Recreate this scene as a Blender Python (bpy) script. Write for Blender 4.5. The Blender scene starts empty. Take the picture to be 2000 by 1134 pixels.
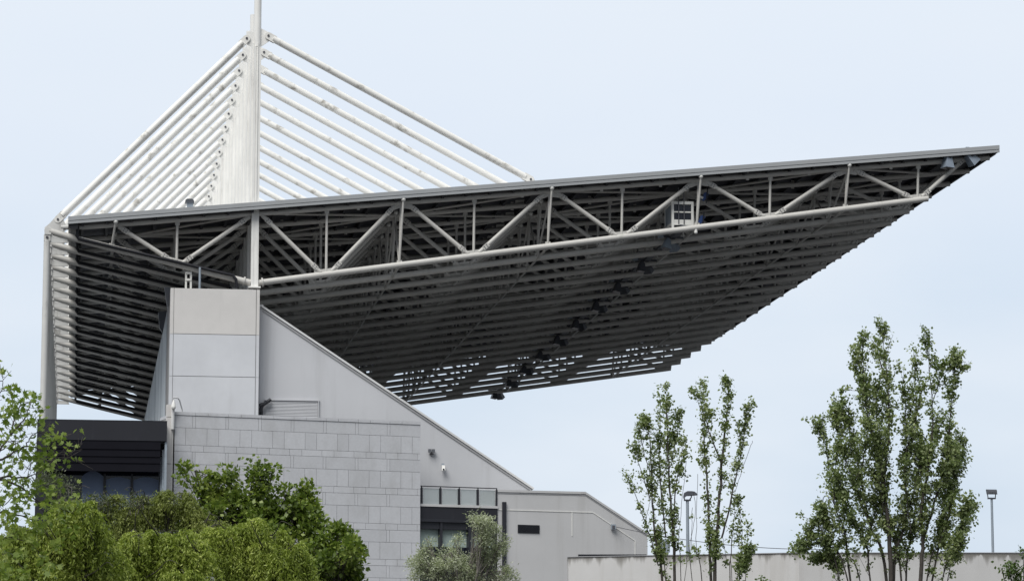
import bpy, math, random
import numpy as np
from mathutils import Vector, Matrix, Euler

scene = bpy.context.scene
COL = scene.collection
rnd = random.Random(7)

# ------------------------------------------------------------------ camera
F = 6000.0
PITCH = math.atan(924 / F)
YAW = math.atan(859 * math.cos(PITCH) / F)
CAM = Vector((0, 0, 1.7))
cam_d = bpy.data.cameras.new('camera')
cam = bpy.data.objects.new('camera', cam_d)
COL.objects.link(cam)
cam_d.sensor_width = 36.0
cam_d.lens = F / 2000 * 36
cam_d.clip_start = 0.5
cam_d.clip_end = 6000
cam.location = CAM
cam.rotation_euler = (math.pi / 2 + PITCH, 0, -YAW)
scene.camera = cam
ROT = Euler((math.pi / 2 + PITCH, 0, -YAW)).to_matrix()


def ray(u, v):
    return ROT @ Vector(((u - 1000) / F, -(v - 567) / F, -1.0))


def at(u, v, Y):
    """point seen at photo pixel (u, v) on the upright plane y = Y"""
    d = ray(u, v)
    return CAM + d * ((Y - CAM.y) / d.y)


def on(u, v, P0, n):
    d = ray(u, v)
    return CAM + d * ((P0 - CAM).dot(n) / d.dot(n))


Y0 = 160.0
AX = ROT @ Vector((0, 0, -1))
DEP0 = (at(490, 400, Y0) - CAM).dot(AX)
BAY = 0.02336 * DEP0 / AX.y
NT = 20
PX = DEP0 / F                                            # metres per photo pixel at the end truss

# ------------------------------------------------------------------ mesh helpers


def nrm(v):
    return v / max(v.length, 1e-9)


class MB:
    def __init__(s):
        s.v = []; s.f = []; s.sm = []; s.mi = []; s.cur = 0

    def add(s, vs, fs, smooth=False):
        o = len(s.v)
        s.v += [Vector(p) for p in vs]
        for f in fs:
            s.f.append([o + i for i in f]); s.sm.append(smooth); s.mi.append(s.cur)
        return s

    def box(s, a, b):
        x0, x1 = sorted((a[0], b[0])); y0, y1 = sorted((a[1], b[1])); z0, z1 = sorted((a[2], b[2]))
        v = [(x0, y0, z0), (x1, y0, z0), (x1, y1, z0), (x0, y1, z0), (x0, y0, z1), (x1, y0, z1), (x1, y1, z1), (x0, y1, z1)]
        return s.add(v, [(3, 2, 1, 0), (4, 5, 6, 7), (0, 1, 5, 4), (1, 2, 6, 5), (2, 3, 7, 6), (3, 0, 4, 7)])

    def prism(s, poly, ext):
        n = len(poly); ext = Vector(ext)
        v = [Vector(p) for p in poly] + [Vector(p) + ext for p in poly]
        f = [tuple(range(n)), tuple(range(2 * n - 1, n - 1, -1))]
        f += [(i, i + n, (i + 1) % n + n, (i + 1) % n) for i in range(n)]
        return s.add(v, f)

    def tube(s, pts, r, n=10, caps=True):
        pts = [Vector(p) for p in pts]
        rs = r if isinstance(r, (list, tuple)) else [r] * len(pts)
        ref = Vector((0.31, 0.17, 0.93)); vs = []
        d0 = nrm(pts[-1] - pts[0])
        if abs(d0.dot(nrm(ref))) > .9: ref = Vector((1, .2, .1))
        for i, p in enumerate(pts):
            d = nrm(pts[min(i + 1, len(pts) - 1)] - pts[max(i - 1, 0)])
            a = nrm(d.cross(ref)); b = d.cross(a)
            for k in range(n):
                t = 2 * math.pi * k / n
                vs.append(p + (a * math.cos(t) + b * math.sin(t)) * rs[i])
        fs = []
        for i in range(len(pts) - 1):
            for k in range(n):
                k2 = (k + 1) % n
                fs.append((i * n + k, i * n + k2, (i + 1) * n + k2, (i + 1) * n + k))
        o = len(s.v)
        s.add(vs, fs, n > 4)
        if caps:
            s.add(vs[:n], [tuple(range(n - 1, -1, -1))])      # caps keep their own vertices: crisp ends
            s.add(vs[-n:], [tuple(range(n))])
        return s

    def bar(s, p, q, w, h, up=(0, 0, 1)):
        p = Vector(p); q = Vector(q); d = nrm(q - p); up = Vector(up)
        a = nrm(d.cross(up)) * (w / 2); b = nrm(a.cross(d)) * (h / 2)
        v = [p - a - b, p + a - b, p + a + b, p - a + b, q - a - b, q + a - b, q + a + b, q - a + b]
        return s.add(v, [(3, 2, 1, 0), (4, 5, 6, 7), (0, 1, 5, 4), (1, 2, 6, 5), (2, 3, 7, 6), (3, 0, 4, 7)])

    def ball(s, c, r, n=10):
        c = Vector(c); vs = [c + Vector((0, 0, r))]; m = n // 2
        for i in range(1, m):
            t = math.pi * i / m
            for k in range(n):
                p = 2 * math.pi * k / n
                vs.append(c + Vector((math.sin(t) * math.cos(p), math.sin(t) * math.sin(p), math.cos(t))) * r)
        vs.append(c - Vector((0, 0, r))); L = len(vs) - 1; fs = []
        for k in range(n):
            k2 = (k + 1) % n
            fs.append((0, 1 + k, 1 + k2))
            for i in range(m - 2):
                a = 1 + i * n
                fs.append((a + k, a + n + k, a + n + k2, a + k2))
            a = 1 + (m - 2) * n
            fs.append((a + k, L, a + k2))
        return s.add(vs, fs, True)

    def build(s, name, mats, parent=None, loc=None):
        if not isinstance(mats, (list, tuple)): mats = [mats]
        me = bpy.data.meshes.new(name)
        org = Vector(loc) if loc is not None else (ORG[parent.name] if parent else Vector((0, 0, 0)))
        me.from_pydata([tuple(p - org) for p in s.v], [], s.f)
        me.polygons.foreach_set('use_smooth', s.sm)
        me.polygons.foreach_set('material_index', s.mi)
        for m in mats: me.materials.append(m)
        me.update()
        return link(name, me, parent, org)


ORG = {}


def link(name, data, parent=None, org=None):
    o = bpy.data.objects.new(name, data)
    COL.objects.link(o)
    org = org if org is not None else Vector((0, 0, 0))
    if parent:
        o.parent = parent
        o.location = org - ORG[parent.name]
    else:
        o.location = org
    ORG[o.name] = org
    return o


def tag(o, label=None, cat=None, group=None, kind=None):
    if label: o['label'] = label
    if cat: o['category'] = cat
    if group: o['group'] = group
    if kind: o['kind'] = kind
    return o


def empty(name, loc, label, cat, group=None):
    return tag(link(name, None, None, Vector(loc)), label, cat, group)


def dup(o, parent, dloc):
    c = o.copy(); COL.objects.link(c); c.parent = parent
    c.location = o.location + Vector(dloc)
    ORG[c.name] = ORG[o.name] + Vector(dloc)
    return c


# ------------------------------------------------------------------ materials


def mat(name, col, rough=.6, var=.12, scale=2.0, stretch=(1, 1, 1), dirt=None, dirt_amt=.0, dirt_scale=3.0,
        dirt_stretch=(1, 1, 1), dirt_cut=(.55, .7), bump=.0, bump_scale=30, metal=0.0, island=0.0, spec=.4):
    m = bpy.data.materials.new(name); m.use_nodes = True
    nt = m.node_tree; N = nt.nodes; L = nt.links
    b = N['Principled BSDF']
    b.inputs['Roughness'].default_value = rough
    b.inputs['Metallic'].default_value = metal
    b.inputs['Specular IOR Level'].default_value = spec
    geo = N.new('ShaderNodeNewGeometry')

    def noise(sc, st, det=5):
        mp = N.new('ShaderNodeMapping'); mp.inputs['Scale'].default_value = st
        L.new(geo.outputs['Position'], mp.inputs['Vector'])
        n = N.new('ShaderNodeTexNoise'); n.inputs['Scale'].default_value = sc
        n.inputs['Detail'].default_value = det; n.inputs['Roughness'].default_value = .62
        L.new(mp.outputs['Vector'], n.inputs['Vector'])
        return n
    n = noise(scale, stretch)
    r = N.new('ShaderNodeMapRange')
    r.inputs['From Min'].default_value = .3; r.inputs['From Max'].default_value = .7
    r.inputs['To Min'].default_value = 1 - var; r.inputs['To Max'].default_value = 1 + var
    L.new(n.outputs['Fac'], r.inputs['Value'])
    fac = r.outputs['Result']
    if island:
        ri = N.new('ShaderNodeMapRange')
        ri.inputs['To Min'].default_value = 1 - island; ri.inputs['To Max'].default_value = 1 + island
        L.new(geo.outputs['Random Per Island'], ri.inputs['Value'])
        mu = N.new('ShaderNodeMath'); mu.operation = 'MULTIPLY'
        L.new(fac, mu.inputs[0]); L.new(ri.outputs['Result'], mu.inputs[1]); fac = mu.outputs[0]
    sc = N.new('ShaderNodeVectorMath'); sc.operation = 'SCALE'
    sc.inputs[0].default_value = col[:3]
    L.new(fac, sc.inputs['Scale'])
    out = sc.outputs['Vector']
    if dirt:
        d = noise(dirt_scale, dirt_stretch, 7)
        dr = N.new('ShaderNodeMapRange'); dr.interpolation_type = 'SMOOTHSTEP'
        dr.inputs['From Min'].default_value = dirt_cut[0]; dr.inputs['From Max'].default_value = dirt_cut[1]
        dr.inputs['To Max'].default_value = dirt_amt
        L.new(d.outputs['Fac'], dr.inputs['Value'])
        mx = N.new('ShaderNodeMix'); mx.data_type = 'RGBA'
        L.new(dr.outputs['Result'], mx.inputs['Factor'])
        L.new(out, mx.inputs['A']); mx.inputs['B'].default_value = (*dirt, 1)
        out = mx.outputs['Result']
    L.new(out, b.inputs['Base Color'])
    if bump:
        bn = noise(bump_scale, (1, 1, 1), 4)
        bp = N.new('ShaderNodeBump'); bp.inputs['Strength'].default_value = bump; bp.inputs['Distance'].default_value = .02
        L.new(bn.outputs['Fac'], bp.inputs['Height']); L.new(bp.outputs['Normal'], b.inputs['Normal'])
    return m


def leaf_mat(name, dark, mid, light, trans=.35, rough=.5):
    m = bpy.data.materials.new(name); m.use_nodes = True
    nt = m.node_tree; N = nt.nodes; L = nt.links
    b = N['Principled BSDF']; b.inputs['Roughness'].default_value = rough
    b.inputs['Specular IOR Level'].default_value = .35
    geo = N.new('ShaderNodeNewGeometry')
    n = N.new('ShaderNodeTexNoise'); n.inputs['Scale'].default_value = 1.1; n.inputs['Detail'].default_value = 3
    L.new(geo.outputs['Position'], n.inputs['Vector'])
    ad = N.new('ShaderNodeMath'); ad.operation = 'MULTIPLY_ADD'
    ad.inputs[1].default_value = .55
    L.new(geo.outputs['Random Per Island'], ad.inputs[0])
    m2 = N.new('ShaderNodeMapRange'); m2.inputs['From Min'].default_value = .3; m2.inputs['From Max'].default_value = .7
    m2.inputs['To Max'].default_value = .45
    L.new(n.outputs['Fac'], m2.inputs['Value']); L.new(m2.outputs['Result'], ad.inputs[2])
    cr = N.new('ShaderNodeValToRGB'); e = cr.color_ramp.elements
    e[0].color = (*dark, 1); e[1].color = (*light, 1)
    x = e.new(.5); x.color = (*mid, 1)
    L.new(ad.outputs[0], cr.inputs['Fac']); L.new(cr.outputs['Color'], b.inputs['Base Color'])
    t = N.new('ShaderNodeBsdfTranslucent')
    sc = N.new('ShaderNodeVectorMath'); sc.operation = 'MULTIPLY'; sc.inputs[1].default_value = (1.15, 1.25, .7)
    L.new(cr.outputs['Color'], sc.inputs[0]); L.new(sc.outputs['Vector'], t.inputs['Color'])
    mx = N.new('ShaderNodeMixShader'); mx.inputs['Fac'].default_value = trans
    L.new(b.outputs['BSDF'], mx.inputs[1]); L.new(t.outputs['BSDF'], mx.inputs[2])
    L.new(mx.outputs['Shader'], N['Material Output'].inputs['Surface'])
    return m


M = {}
M['white'] = mat('white_painted_steel', (.76, .745, .70), .45, .05, .8, dirt=(.27, .25, .21), dirt_amt=.8, dirt_scale=1.5, dirt_stretch=(1, 1, 1), dirt_cut=(.54, .72))
M['mast'] = mat('mast_paint', (.78, .77, .735), .5, .05, 1.0, dirt=(.36, .34, .31), dirt_amt=.35, dirt_scale=3.0, dirt_stretch=(1, 1, .12), dirt_cut=(.52, .75))
M['steel'] = mat('grey_painted_steel', (.52, .505, .47), .5, .06, 1.2, dirt=(.25, .24, .22), dirt_amt=.4, dirt_scale=2.5, dirt_cut=(.56, .76))
M['fascia'] = mat('grey_metal_fascia', (.33, .34, .345), .42, .05, .5, dirt=(.3, .3, .3), dirt_amt=.3, dirt_scale=1.2, dirt_stretch=(1, 1, .2), dirt_cut=(.5, .75))
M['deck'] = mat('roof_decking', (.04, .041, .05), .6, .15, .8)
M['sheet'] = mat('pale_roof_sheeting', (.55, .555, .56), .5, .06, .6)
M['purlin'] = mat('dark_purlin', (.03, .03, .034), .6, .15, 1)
M['pipe'] = mat('black_plastic_pipe', (.012, .012, .015), .4, .1)
M['bolt'] = mat('dark_steel_bolt', (.08, .08, .09), .4, .1)
M['column'] = mat('column_paint', (.58, .575, .55), .5, .06, 1.0, dirt=(.26, .25, .23), dirt_amt=.7, dirt_scale=2.0, dirt_stretch=(1, 1, .25), dirt_cut=(.54, .72))
M['conc'] = mat('precast_concrete', (.60, .58, .555), .8, .045, .7, dirt=(.42, .41, .39), dirt_amt=.3, dirt_scale=1.6, dirt_stretch=(1, 1, .12), dirt_cut=(.52, .72), bump=.15)
M['conc_cool'] = mat('cool_precast_concrete', (.57, .58, .60), .8, .045, .7, dirt=(.42, .42, .43), dirt_amt=.3, dirt_scale=1.6, dirt_stretch=(1, 1, .12), dirt_cut=(.52, .72), bump=.15)
M['joint'] = mat('dark_panel_joint', (.29, .285, .28), .9, .1)
M['plaster'] = mat('grey_render', (.50, .505, .52), .85, .035, .35, dirt=(.36, .36, .365), dirt_amt=.4, dirt_scale=1.3, dirt_stretch=(1, 1, .06), dirt_cut=(.5, .75), bump=.1)
M['plaster_b'] = mat('beige_grey_render', (.515, .51, .505), .85, .04, .4, dirt=(.36, .35, .33), dirt_amt=.4, dirt_scale=1.5, dirt_stretch=(1, 1, .06), dirt_cut=(.5, .75), bump=.1)
M['coping'] = mat('pale_coping_metal', (.6, .6, .59), .45, .05)
M['coping_d'] = mat('grey_coping_flashing', (.33, .33, .335), .5, .08)
M['stone'] = mat('grey_granite_ashlar', (.515, .52, .535), .75, .05, 9, dirt=(.40, .40, .40), dirt_amt=.5, dirt_scale=1.1, dirt_stretch=(1, 1, .5), dirt_cut=(.45, .72), island=.05, bump=.1)
M['mortar'] = mat('dark_mortar', (.36, .355, .35), .9, .1)
M['clad'] = mat('streaked_metal_cladding', (.80, .84, .86), .6, .2, 1.3, stretch=(1, 1, .03), dirt=(.30, .34, .38), dirt_amt=.7, dirt_scale=.9, dirt_stretch=(1, 1, .025), dirt_cut=(.52, .62))
M['dark'] = mat('anthracite_panel', (.016, .017, .023), .75, .12, .6, dirt=(.05, .05, .055), dirt_amt=.5, dirt_scale=.9, dirt_stretch=(1, 1, .25))
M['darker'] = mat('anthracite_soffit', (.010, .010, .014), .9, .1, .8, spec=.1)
M['frame'] = mat('dark_window_frame', (.025, .026, .032), .4, .1)
M['blind'] = mat('pale_green_roller_blind', (.37, .45, .41), .7, .05, 2)
M['curtain'] = mat('blue_grey_blind', (.16, .205, .30), .7, .08, 1)
M['lamp'] = mat('blue_grey_lamp_housing', (.22, .26, .31), .45, .1, 4)
M['lamp_dark'] = mat('dark_lamp_housing', (.075, .08, .092), .45, .1, 4)
M['lens'] = mat('brown_lamp_glass', (.06, .045, .04), .15, .2, 20)
M['galv'] = mat('galvanised_steel', (.27, .31, .35), .5, .1, 4)
M['cream'] = mat('white_cabin_frame', (.72, .71, .67), .5, .06, 3)
M['winglass'] = mat('dark_window_glass', (.01, .012, .02), .08, .1, spec=.5)
M['blue'] = mat('blue_plastic', (.03, .07, .22), .4, .1)
M['bark'] = mat('grey_brown_bark', (.06, .052, .045), .9, .3, 8, bump=.3)
M['bark_pale'] = mat('pale_grey_bark', (.17, .155, .135), .9, .3, 8, bump=.3)
M['boundary'] = mat('stained_concrete_wall', (.54, .53, .515), .85, .05, .5, dirt=(.42, .40, .37), dirt_amt=.45, dirt_scale=1.4, dirt_stretch=(1, 1, .06), dirt_cut=(.48, .66), bump=.12)
M['ground'] = mat('ground_tarmac', (.055, .055, .057), .95, .3, .3)
M['terrace'] = mat('terrace_concrete', (.35, .35, .34), .9, .08, .5)

# glass of the balustrade
g = bpy.data.materials.new('frosted_balustrade_glass'); g.use_nodes = True
N = g.node_tree.nodes; L = g.node_tree.links
pb = N['Principled BSDF']; pb.inputs['Base Color'].default_value = (.5, .53, .53, 1); pb.inputs['Roughness'].default_value = .12
tr = N.new('ShaderNodeBsdfTransparent'); tr.inputs['Color'].default_value = (.90, .94, .94, 1)
mx = N.new('ShaderNodeMixShader'); mx.inputs['Fac'].default_value = .45
L.new(tr.outputs[0], mx.inputs[1]); L.new(pb.outputs[0], mx.inputs[2]); L.new(mx.outputs[0], N['Material Output'].inputs['Surface'])
M['glass'] = g

# stained top of the boundary wall: dark runs below the coping (a stain that is really there)
nt = M['boundary'].node_tree; N = nt.nodes; L = nt.links
WALLTOP = at(1500, 1079, 141).z
geo = N.new('ShaderNodeNewGeometry'); sx = N.new('ShaderNodeSeparateXYZ'); L.new(geo.outputs['Position'], sx.inputs[0])
mp = N.new('ShaderNodeMapping'); mp.inputs['Scale'].default_value = (3.2, 3.2, .12); L.new(geo.outputs['Position'], mp.inputs['Vector'])
no = N.new('ShaderNodeTexNoise'); no.inputs['Scale'].default_value = 1.0; no.inputs['Detail'].default_value = 6; L.new(mp.outputs[0], no.inputs['Vector'])
ln = N.new('ShaderNodeMapRange'); ln.inputs['From Min'].default_value = .35; ln.inputs['From Max'].default_value = .8
ln.inputs['To Min'].default_value = .02; ln.inputs['To Max'].default_value = 1.1
L.new(no.outputs['Fac'], ln.inputs['Value'])
dp = N.new('ShaderNodeMath'); dp.operation = 'SUBTRACT'; dp.inputs[0].default_value = WALLTOP; L.new(sx.outputs['Z'], dp.inputs[1])
dv = N.new('ShaderNodeMath'); dv.operation = 'DIVIDE'; L.new(dp.outputs[0], dv.inputs[0]); L.new(ln.outputs['Result'], dv.inputs[1])
fr = N.new('ShaderNodeMapRange'); fr.interpolation_type = 'SMOOTHSTEP'
fr.inputs['From Min'].default_value = 0.1; fr.inputs['From Max'].default_value = 1; fr.inputs['To Min'].default_value = .8; fr.inputs['To Max'].default_value = 0
L.new(dv.outputs[0], fr.inputs['Value'])
bs = N['Principled BSDF']; src = bs.inputs['Base Color'].links[0].from_socket
mx = N.new('ShaderNodeMix'); mx.data_type = 'RGBA'
L.new(fr.outputs['Result'], mx.inputs['Factor']); L.new(src, mx.inputs['A']); mx.inputs['B'].default_value = (.13, .12, .10, 1)
L.new(mx.outputs['Result'], bs.inputs['Base Color'])

# ------------------------------------------------------------------ world and sun
SUN_DIR = nrm(Vector((-.45, -.62, .98)))
w = bpy.data.worlds.new('World'); scene.world = w; w.use_nodes = True
N = w.node_tree.nodes; L = w.node_tree.links
bg = N['Background']
sky = N.new('ShaderNodeTexSky'); sky.sky_type = 'NISHITA'; sky.sun_disc = False
sky.sun_elevation = math.asin(SUN_DIR.z); sky.sun_rotation = math.atan2(SUN_DIR.x, SUN_DIR.y)
sky.dust_density = 3; sky.air_density = 1.2
tc = N.new('ShaderNodeTexCoord')
sep = N.new('ShaderNodeSeparateXYZ'); L.new(tc.outputs['Generated'], sep.inputs[0])
cr = N.new('ShaderNodeValToRGB'); L.new(sep.outputs['Z'], cr.inputs['Fac'])
e = cr.color_ramp.elements
e[0].position = 0.0; e[0].color = (6.3, 7.45, 8.75, 1)
e[1].position = 1.0; e[1].color = (8.4, 8.9, 9.6, 1)
for p, c in ((.07, (6.55, 7.65, 8.95)), (.15, (7.15, 8.15, 9.4)), (.2, (7.85, 8.65, 9.8)), (.25, (8.3, 9.02, 9.95))):
    x = e.new(p); x.color = (*c, 1)
mp = N.new('ShaderNodeMapping'); mp.inputs['Scale'].default_value = (1, 1, 2.6); L.new(tc.outputs['Generated'], mp.inputs['Vector'])
no = N.new('ShaderNodeTexNoise'); no.inputs['Scale'].default_value = 7; no.inputs['Detail'].default_value = 4; no.inputs['Roughness'].default_value = .45
L.new(mp.outputs[0], no.inputs['Vector'])
mr = N.new('ShaderNodeMapRange'); mr.inputs['From Min'].default_value = .40; mr.inputs['From Max'].default_value = .66; mr.inputs['To Max'].default_value = .75
L.new(no.outputs['Fac'], mr.inputs['Value'])
cl = N.new('ShaderNodeMix'); cl.data_type = 'RGBA'; L.new(mr.outputs['Result'], cl.inputs['Factor'])
L.new(cr.outputs['Color'], cl.inputs['A']); cl.inputs['B'].default_value = (8.35, 9.0, 9.85, 1)
mix = N.new('ShaderNodeMix'); mix.data_type = 'RGBA'; mix.inputs['Factor'].default_value = .93
L.new(sky.outputs['Color'], mix.inputs['A']); L.new(cl.outputs['Result'], mix.inputs['B'])
# unseen low sky behind and beside the camera, dimmed to darken the roof underside
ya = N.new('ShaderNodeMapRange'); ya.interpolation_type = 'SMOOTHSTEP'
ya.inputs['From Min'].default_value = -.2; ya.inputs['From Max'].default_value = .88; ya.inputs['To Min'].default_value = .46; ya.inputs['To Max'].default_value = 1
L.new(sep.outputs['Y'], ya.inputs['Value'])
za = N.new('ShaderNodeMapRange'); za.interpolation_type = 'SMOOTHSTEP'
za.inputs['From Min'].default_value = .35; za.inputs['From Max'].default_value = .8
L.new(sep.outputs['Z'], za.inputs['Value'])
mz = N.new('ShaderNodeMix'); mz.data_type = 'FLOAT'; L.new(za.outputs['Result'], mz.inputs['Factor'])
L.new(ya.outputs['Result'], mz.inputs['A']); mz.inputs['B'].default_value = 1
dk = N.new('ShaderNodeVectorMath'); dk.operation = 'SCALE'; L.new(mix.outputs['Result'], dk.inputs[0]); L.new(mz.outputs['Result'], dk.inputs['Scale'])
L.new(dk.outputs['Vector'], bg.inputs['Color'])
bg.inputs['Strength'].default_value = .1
sd = bpy.data.lights.new('sun', 'SUN'); sd.energy = 3.2; sd.angle = math.radians(38); sd.color = (1, .985, .96)
so = bpy.data.objects.new('sun', sd); COL.objects.link(so)
so.rotation_euler = (-SUN_DIR).to_track_quat('-Z', 'Y').to_euler(); so.location = (-60, -60, 120)

scene.view_settings.view_transform = 'Standard'
scene.view_settings.look = 'None'
scene.view_settings.exposure = 0.0
scene.view_settings.gamma = 1.0

# ------------------------------------------------------------------ ground
mb = MB()
mb.add([(-2500, -800, 0), (2500, -800, 0), (2500, 4000, 0), (-2500, 4000, 0)], [(0, 1, 2, 3)])
tag(mb.build('ground', M['ground']), kind='structure')

# ------------------------------------------------------------------ grandstand
P = lambda u, v, dy=0: at(u, v, Y0 + dy)
base = P(500, 560); base.z = 0
ST = empty('grandstand', base, 'large stadium grandstand whose raking roof hangs from white masts and stays', 'grandstand')
yt = lambda x: 443 - .0763 * (x - 161)
yb = lambda x: 552 - .1257 * (x - 505)
LB = [(96, 451), (146, 465.5), (222, 485), (330, 512), (423, 536), (489, 552)]


def ybl(x):
    for (a, b), (c, d) in zip(LB, LB[1:]):
        if x <= c: return b + (d - b) * (x - a) / (c - a)
    return LB[-1][1]


XB = [637, 925, 1214, 1503, 1792]
XT = [500, 785, 1075, 1366, 1656]

# --- one truss
tr0 = MB()
tr0.tube([P(160, yt(160)), P(500, yt(500)), P(1000, yt(1000)), P(1500, yt(1500)), P(1932, yt(1932))], 5.6 * PX, 12)
for x in (560, 700, 1020, 1175, 1290, 1460, 1580, 1740):                      # small pipe clamps
    tr0.bar(P(x, yt(x) - 8), P(x, yt(x) + 8), 3 * PX, .4 * PX * 14)
TR = [tr0.build('roof_truss', M['steel'], ST)]

bc = MB()
bc.tube([P(*q) for q in LB], 6.6 * PX, 12)
bc.tube([P(503, yb(503)), P(1000, yb(1000)), P(1400, yb(1400)), P(1812, yb(1812))], 6.1 * PX, 14)
for x in (512, 945, 1425, 1445):
    bc.tube([P(x - .8, yb(x - .8)), P(x + .8, yb(x + .8))], 6.4 * PX, 14)
bc.tube([P(511, yb(511)), P(514, yb(514))], 9 * PX, 14); bc.tube([P(475, ybl(475)), P(478, ybl(478))], 9 * PX, 14)
bottom = bc.build('bottom_chord', M['steel'], TR[0])


def splice(mb, p, q, w):
    """bolted splice box round a brace end"""
    p = Vector(p); q = Vector(q); d = nrm(q - p)
    mb.bar(p, p + d * .36, w * 1.05, w * 1.0, (0, 1, 0))


diags = []
sp = MB()
ends = []
for i, xb in enumerate(XB):
    ends.append(((XT[i] + 12, yt(XT[i] + 12) + 4), (xb - 11, yb(xb - 11) - 5)))
    if i < 4:
        ends.append(((XT[i + 1] - 12, yt(XT[i + 1] - 12) + 4), (xb + 11, yb(xb + 11) - 5)))
    else:
        ends.append(((1886, yt(1886) - 3), (xb + 9, yb(xb + 9) - 5)))
ends.append(((488, yt(488) + 5), (356, ybl(356) - 5)))
ends.append(((232, yt(232) + 5), (334, ybl(334) - 5)))
for (a, b) in ends:
    m_ = MB(); pa, pb_ = P(*a), P(*b)
    m_.tube([pa, pb_], 4.5 * PX, 8)
    splice(m_, pa + (pb_ - pa) * .07, pb_, 8.6 * PX); splice(m_, pb_ + (pa - pb_) * .06, pa, 8.6 * PX)
    for base_, q_ in ((pa + (pb_ - pa) * .07, pb_), (pb_ + (pa - pb_) * .06, pa)):
        d_ = nrm(q_ - base_); n_ = nrm(d_.cross(Vector((0, 1, 0))))
        m_.cur = 1
        for a_ in (.1, .26):
            for b_ in (-.06, .06):
                c_ = base_ + d_ * a_ + n_ * b_ + Vector((0, -.115, 0))
                m_.tube([c_, c_ + Vector((0, -.03, 0))], .03, 6)
        m_.cur = 0
    diags.append(m_.build('diagonal', [M['steel'], M['bolt']], TR[0]))
posts = []
for xb in XB + [345]:
    f = yb(xb) if xb > 500 else ybl(xb)
    m_ = MB(); m_.tube([P(xb + 1.5, yt(xb)), P(xb, f)], 2.7 * PX, 8)
    m_.bar(P(xb + 1.5, yt(xb) + 4), P(xb + 1.5, yt(xb) + 11), 9 * PX, 3 * PX, (0, 1, 0))
    posts.append(m_.build('post', M['steel'], TR[0]))
plates = []
for xb in XB + [345]:
    f = yb if xb > 500 else ybl
    m_ = MB()
    m_.prism([P(xb - 22, f(xb - 22) + 1, -.05), P(xb + 22, f(xb + 22) + 1, -.05), P(xb + 24, f(xb + 24) - 17, -.05), P(xb + 15, f(xb + 15) - 11, -.05), P(xb - 15, f(xb - 15) - 11, -.05), P(xb - 24, f(xb - 24) - 17, -.05)], (0, .1, 0))
    plates.append(m_.build('gusset_plate', M['steel'], TR[0]))
for xt in XT[1:]:
    m_ = MB()
    m_.prism([P(xt - 22, yt(xt - 22) + 2, -.05), P(xt + 22, yt(xt + 22) + 2, -.05), P(xt + 17, yt(xt + 17) + 14, -.05), P(xt + 6, yt(xt) + 11, -.05), P(xt - 6, yt(xt) + 11, -.05), P(xt - 17, yt(xt - 17) + 14, -.05)], (0, .1, 0))
    plates.append(m_.build('gusset_plate', M['steel'], TR[0]))
fas_b = lambda x: 437 - .0768 * (x - 133)                 # lower edge of the fascia in the photo
OV = -.75
hangers = []
for xt in XT[1:] + [223]:
    f = yb if xt > 500 else ybl
    m_ = MB(); lo = P(xt - 5, f(xt - 5) - 4, 0)
    kn = P(xt + 3, fas_b(xt + 3) + 2.5, OV + .12)
    m_.tube([lo, kn], 2.2 * PX, 8); m_.cur = 1; m_.ball(kn, 4.8 * PX); m_.cur = 0
    m_.bar(lo + Vector((0, 0, -.05)), lo + Vector((0, 0, .14)), 10 * PX, 4 * PX, (0, 1, 0))
    if xt > 500: m_.tube([lo, P(xt - 2, yt(xt - 2) + 5)], 2.2 * PX, 8)
    hangers.append(m_.build('hanger_rod', [M['steel'], M['cream']], TR[0]))
pm = MB()
pz = lambda x, dv=0: P(x, ybl(x) - 1.0 - .03 * (x - 150) * .6 + dv, -.30)
pm.tube([P(152, yt(152) - 2, -.30), P(151.5, 452, -.3), P(150, 460, -.3), pz(154), pz(222), pz(330), pz(423), pz(455), P(461, 546, -.3), P(463, 562, -.3)], [3.2 * PX] + [3.4 * PX] * 8 + [3 * PX], 8)
drain = pm.build('drainpipe', M['pipe'], TR[0])
NEAR = 8
mirror = {'diagonal': diags, 'post': posts, 'gusset_plate': plates, 'hanger_rod': hangers}
for k in range(1, NT):
    t = dup(TR[0], ST, (0, k * BAY, 0)); TR.append(t)
    for ch in [bottom, drain]:
        c = dup(ch, t, (0, 0, 0))
    if k < NEAR:
        for lst in mirror.values():
            for ch in lst:
                dup(ch, t, (0, 0, 0))
for nm, lst in mirror.items():                              # the far trusses' small members, past what can be told apart
    m_ = MB()
    for k in range(NEAR, NT):
        for o in lst:
            off = ORG[o.name] + Vector((0, k * BAY, 0))
            m_.add([v.co + off for v in o.data.vertices], [tuple(p.vertices) for p in o.data.polygons], True)
    o = m_.build(nm, M['steel'], ST)
    for p in o.data.polygons: p.use_smooth = len(p.vertices) == 4 and nm != 'gusset_plate'
    tag(o, kind='stuff')

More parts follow.
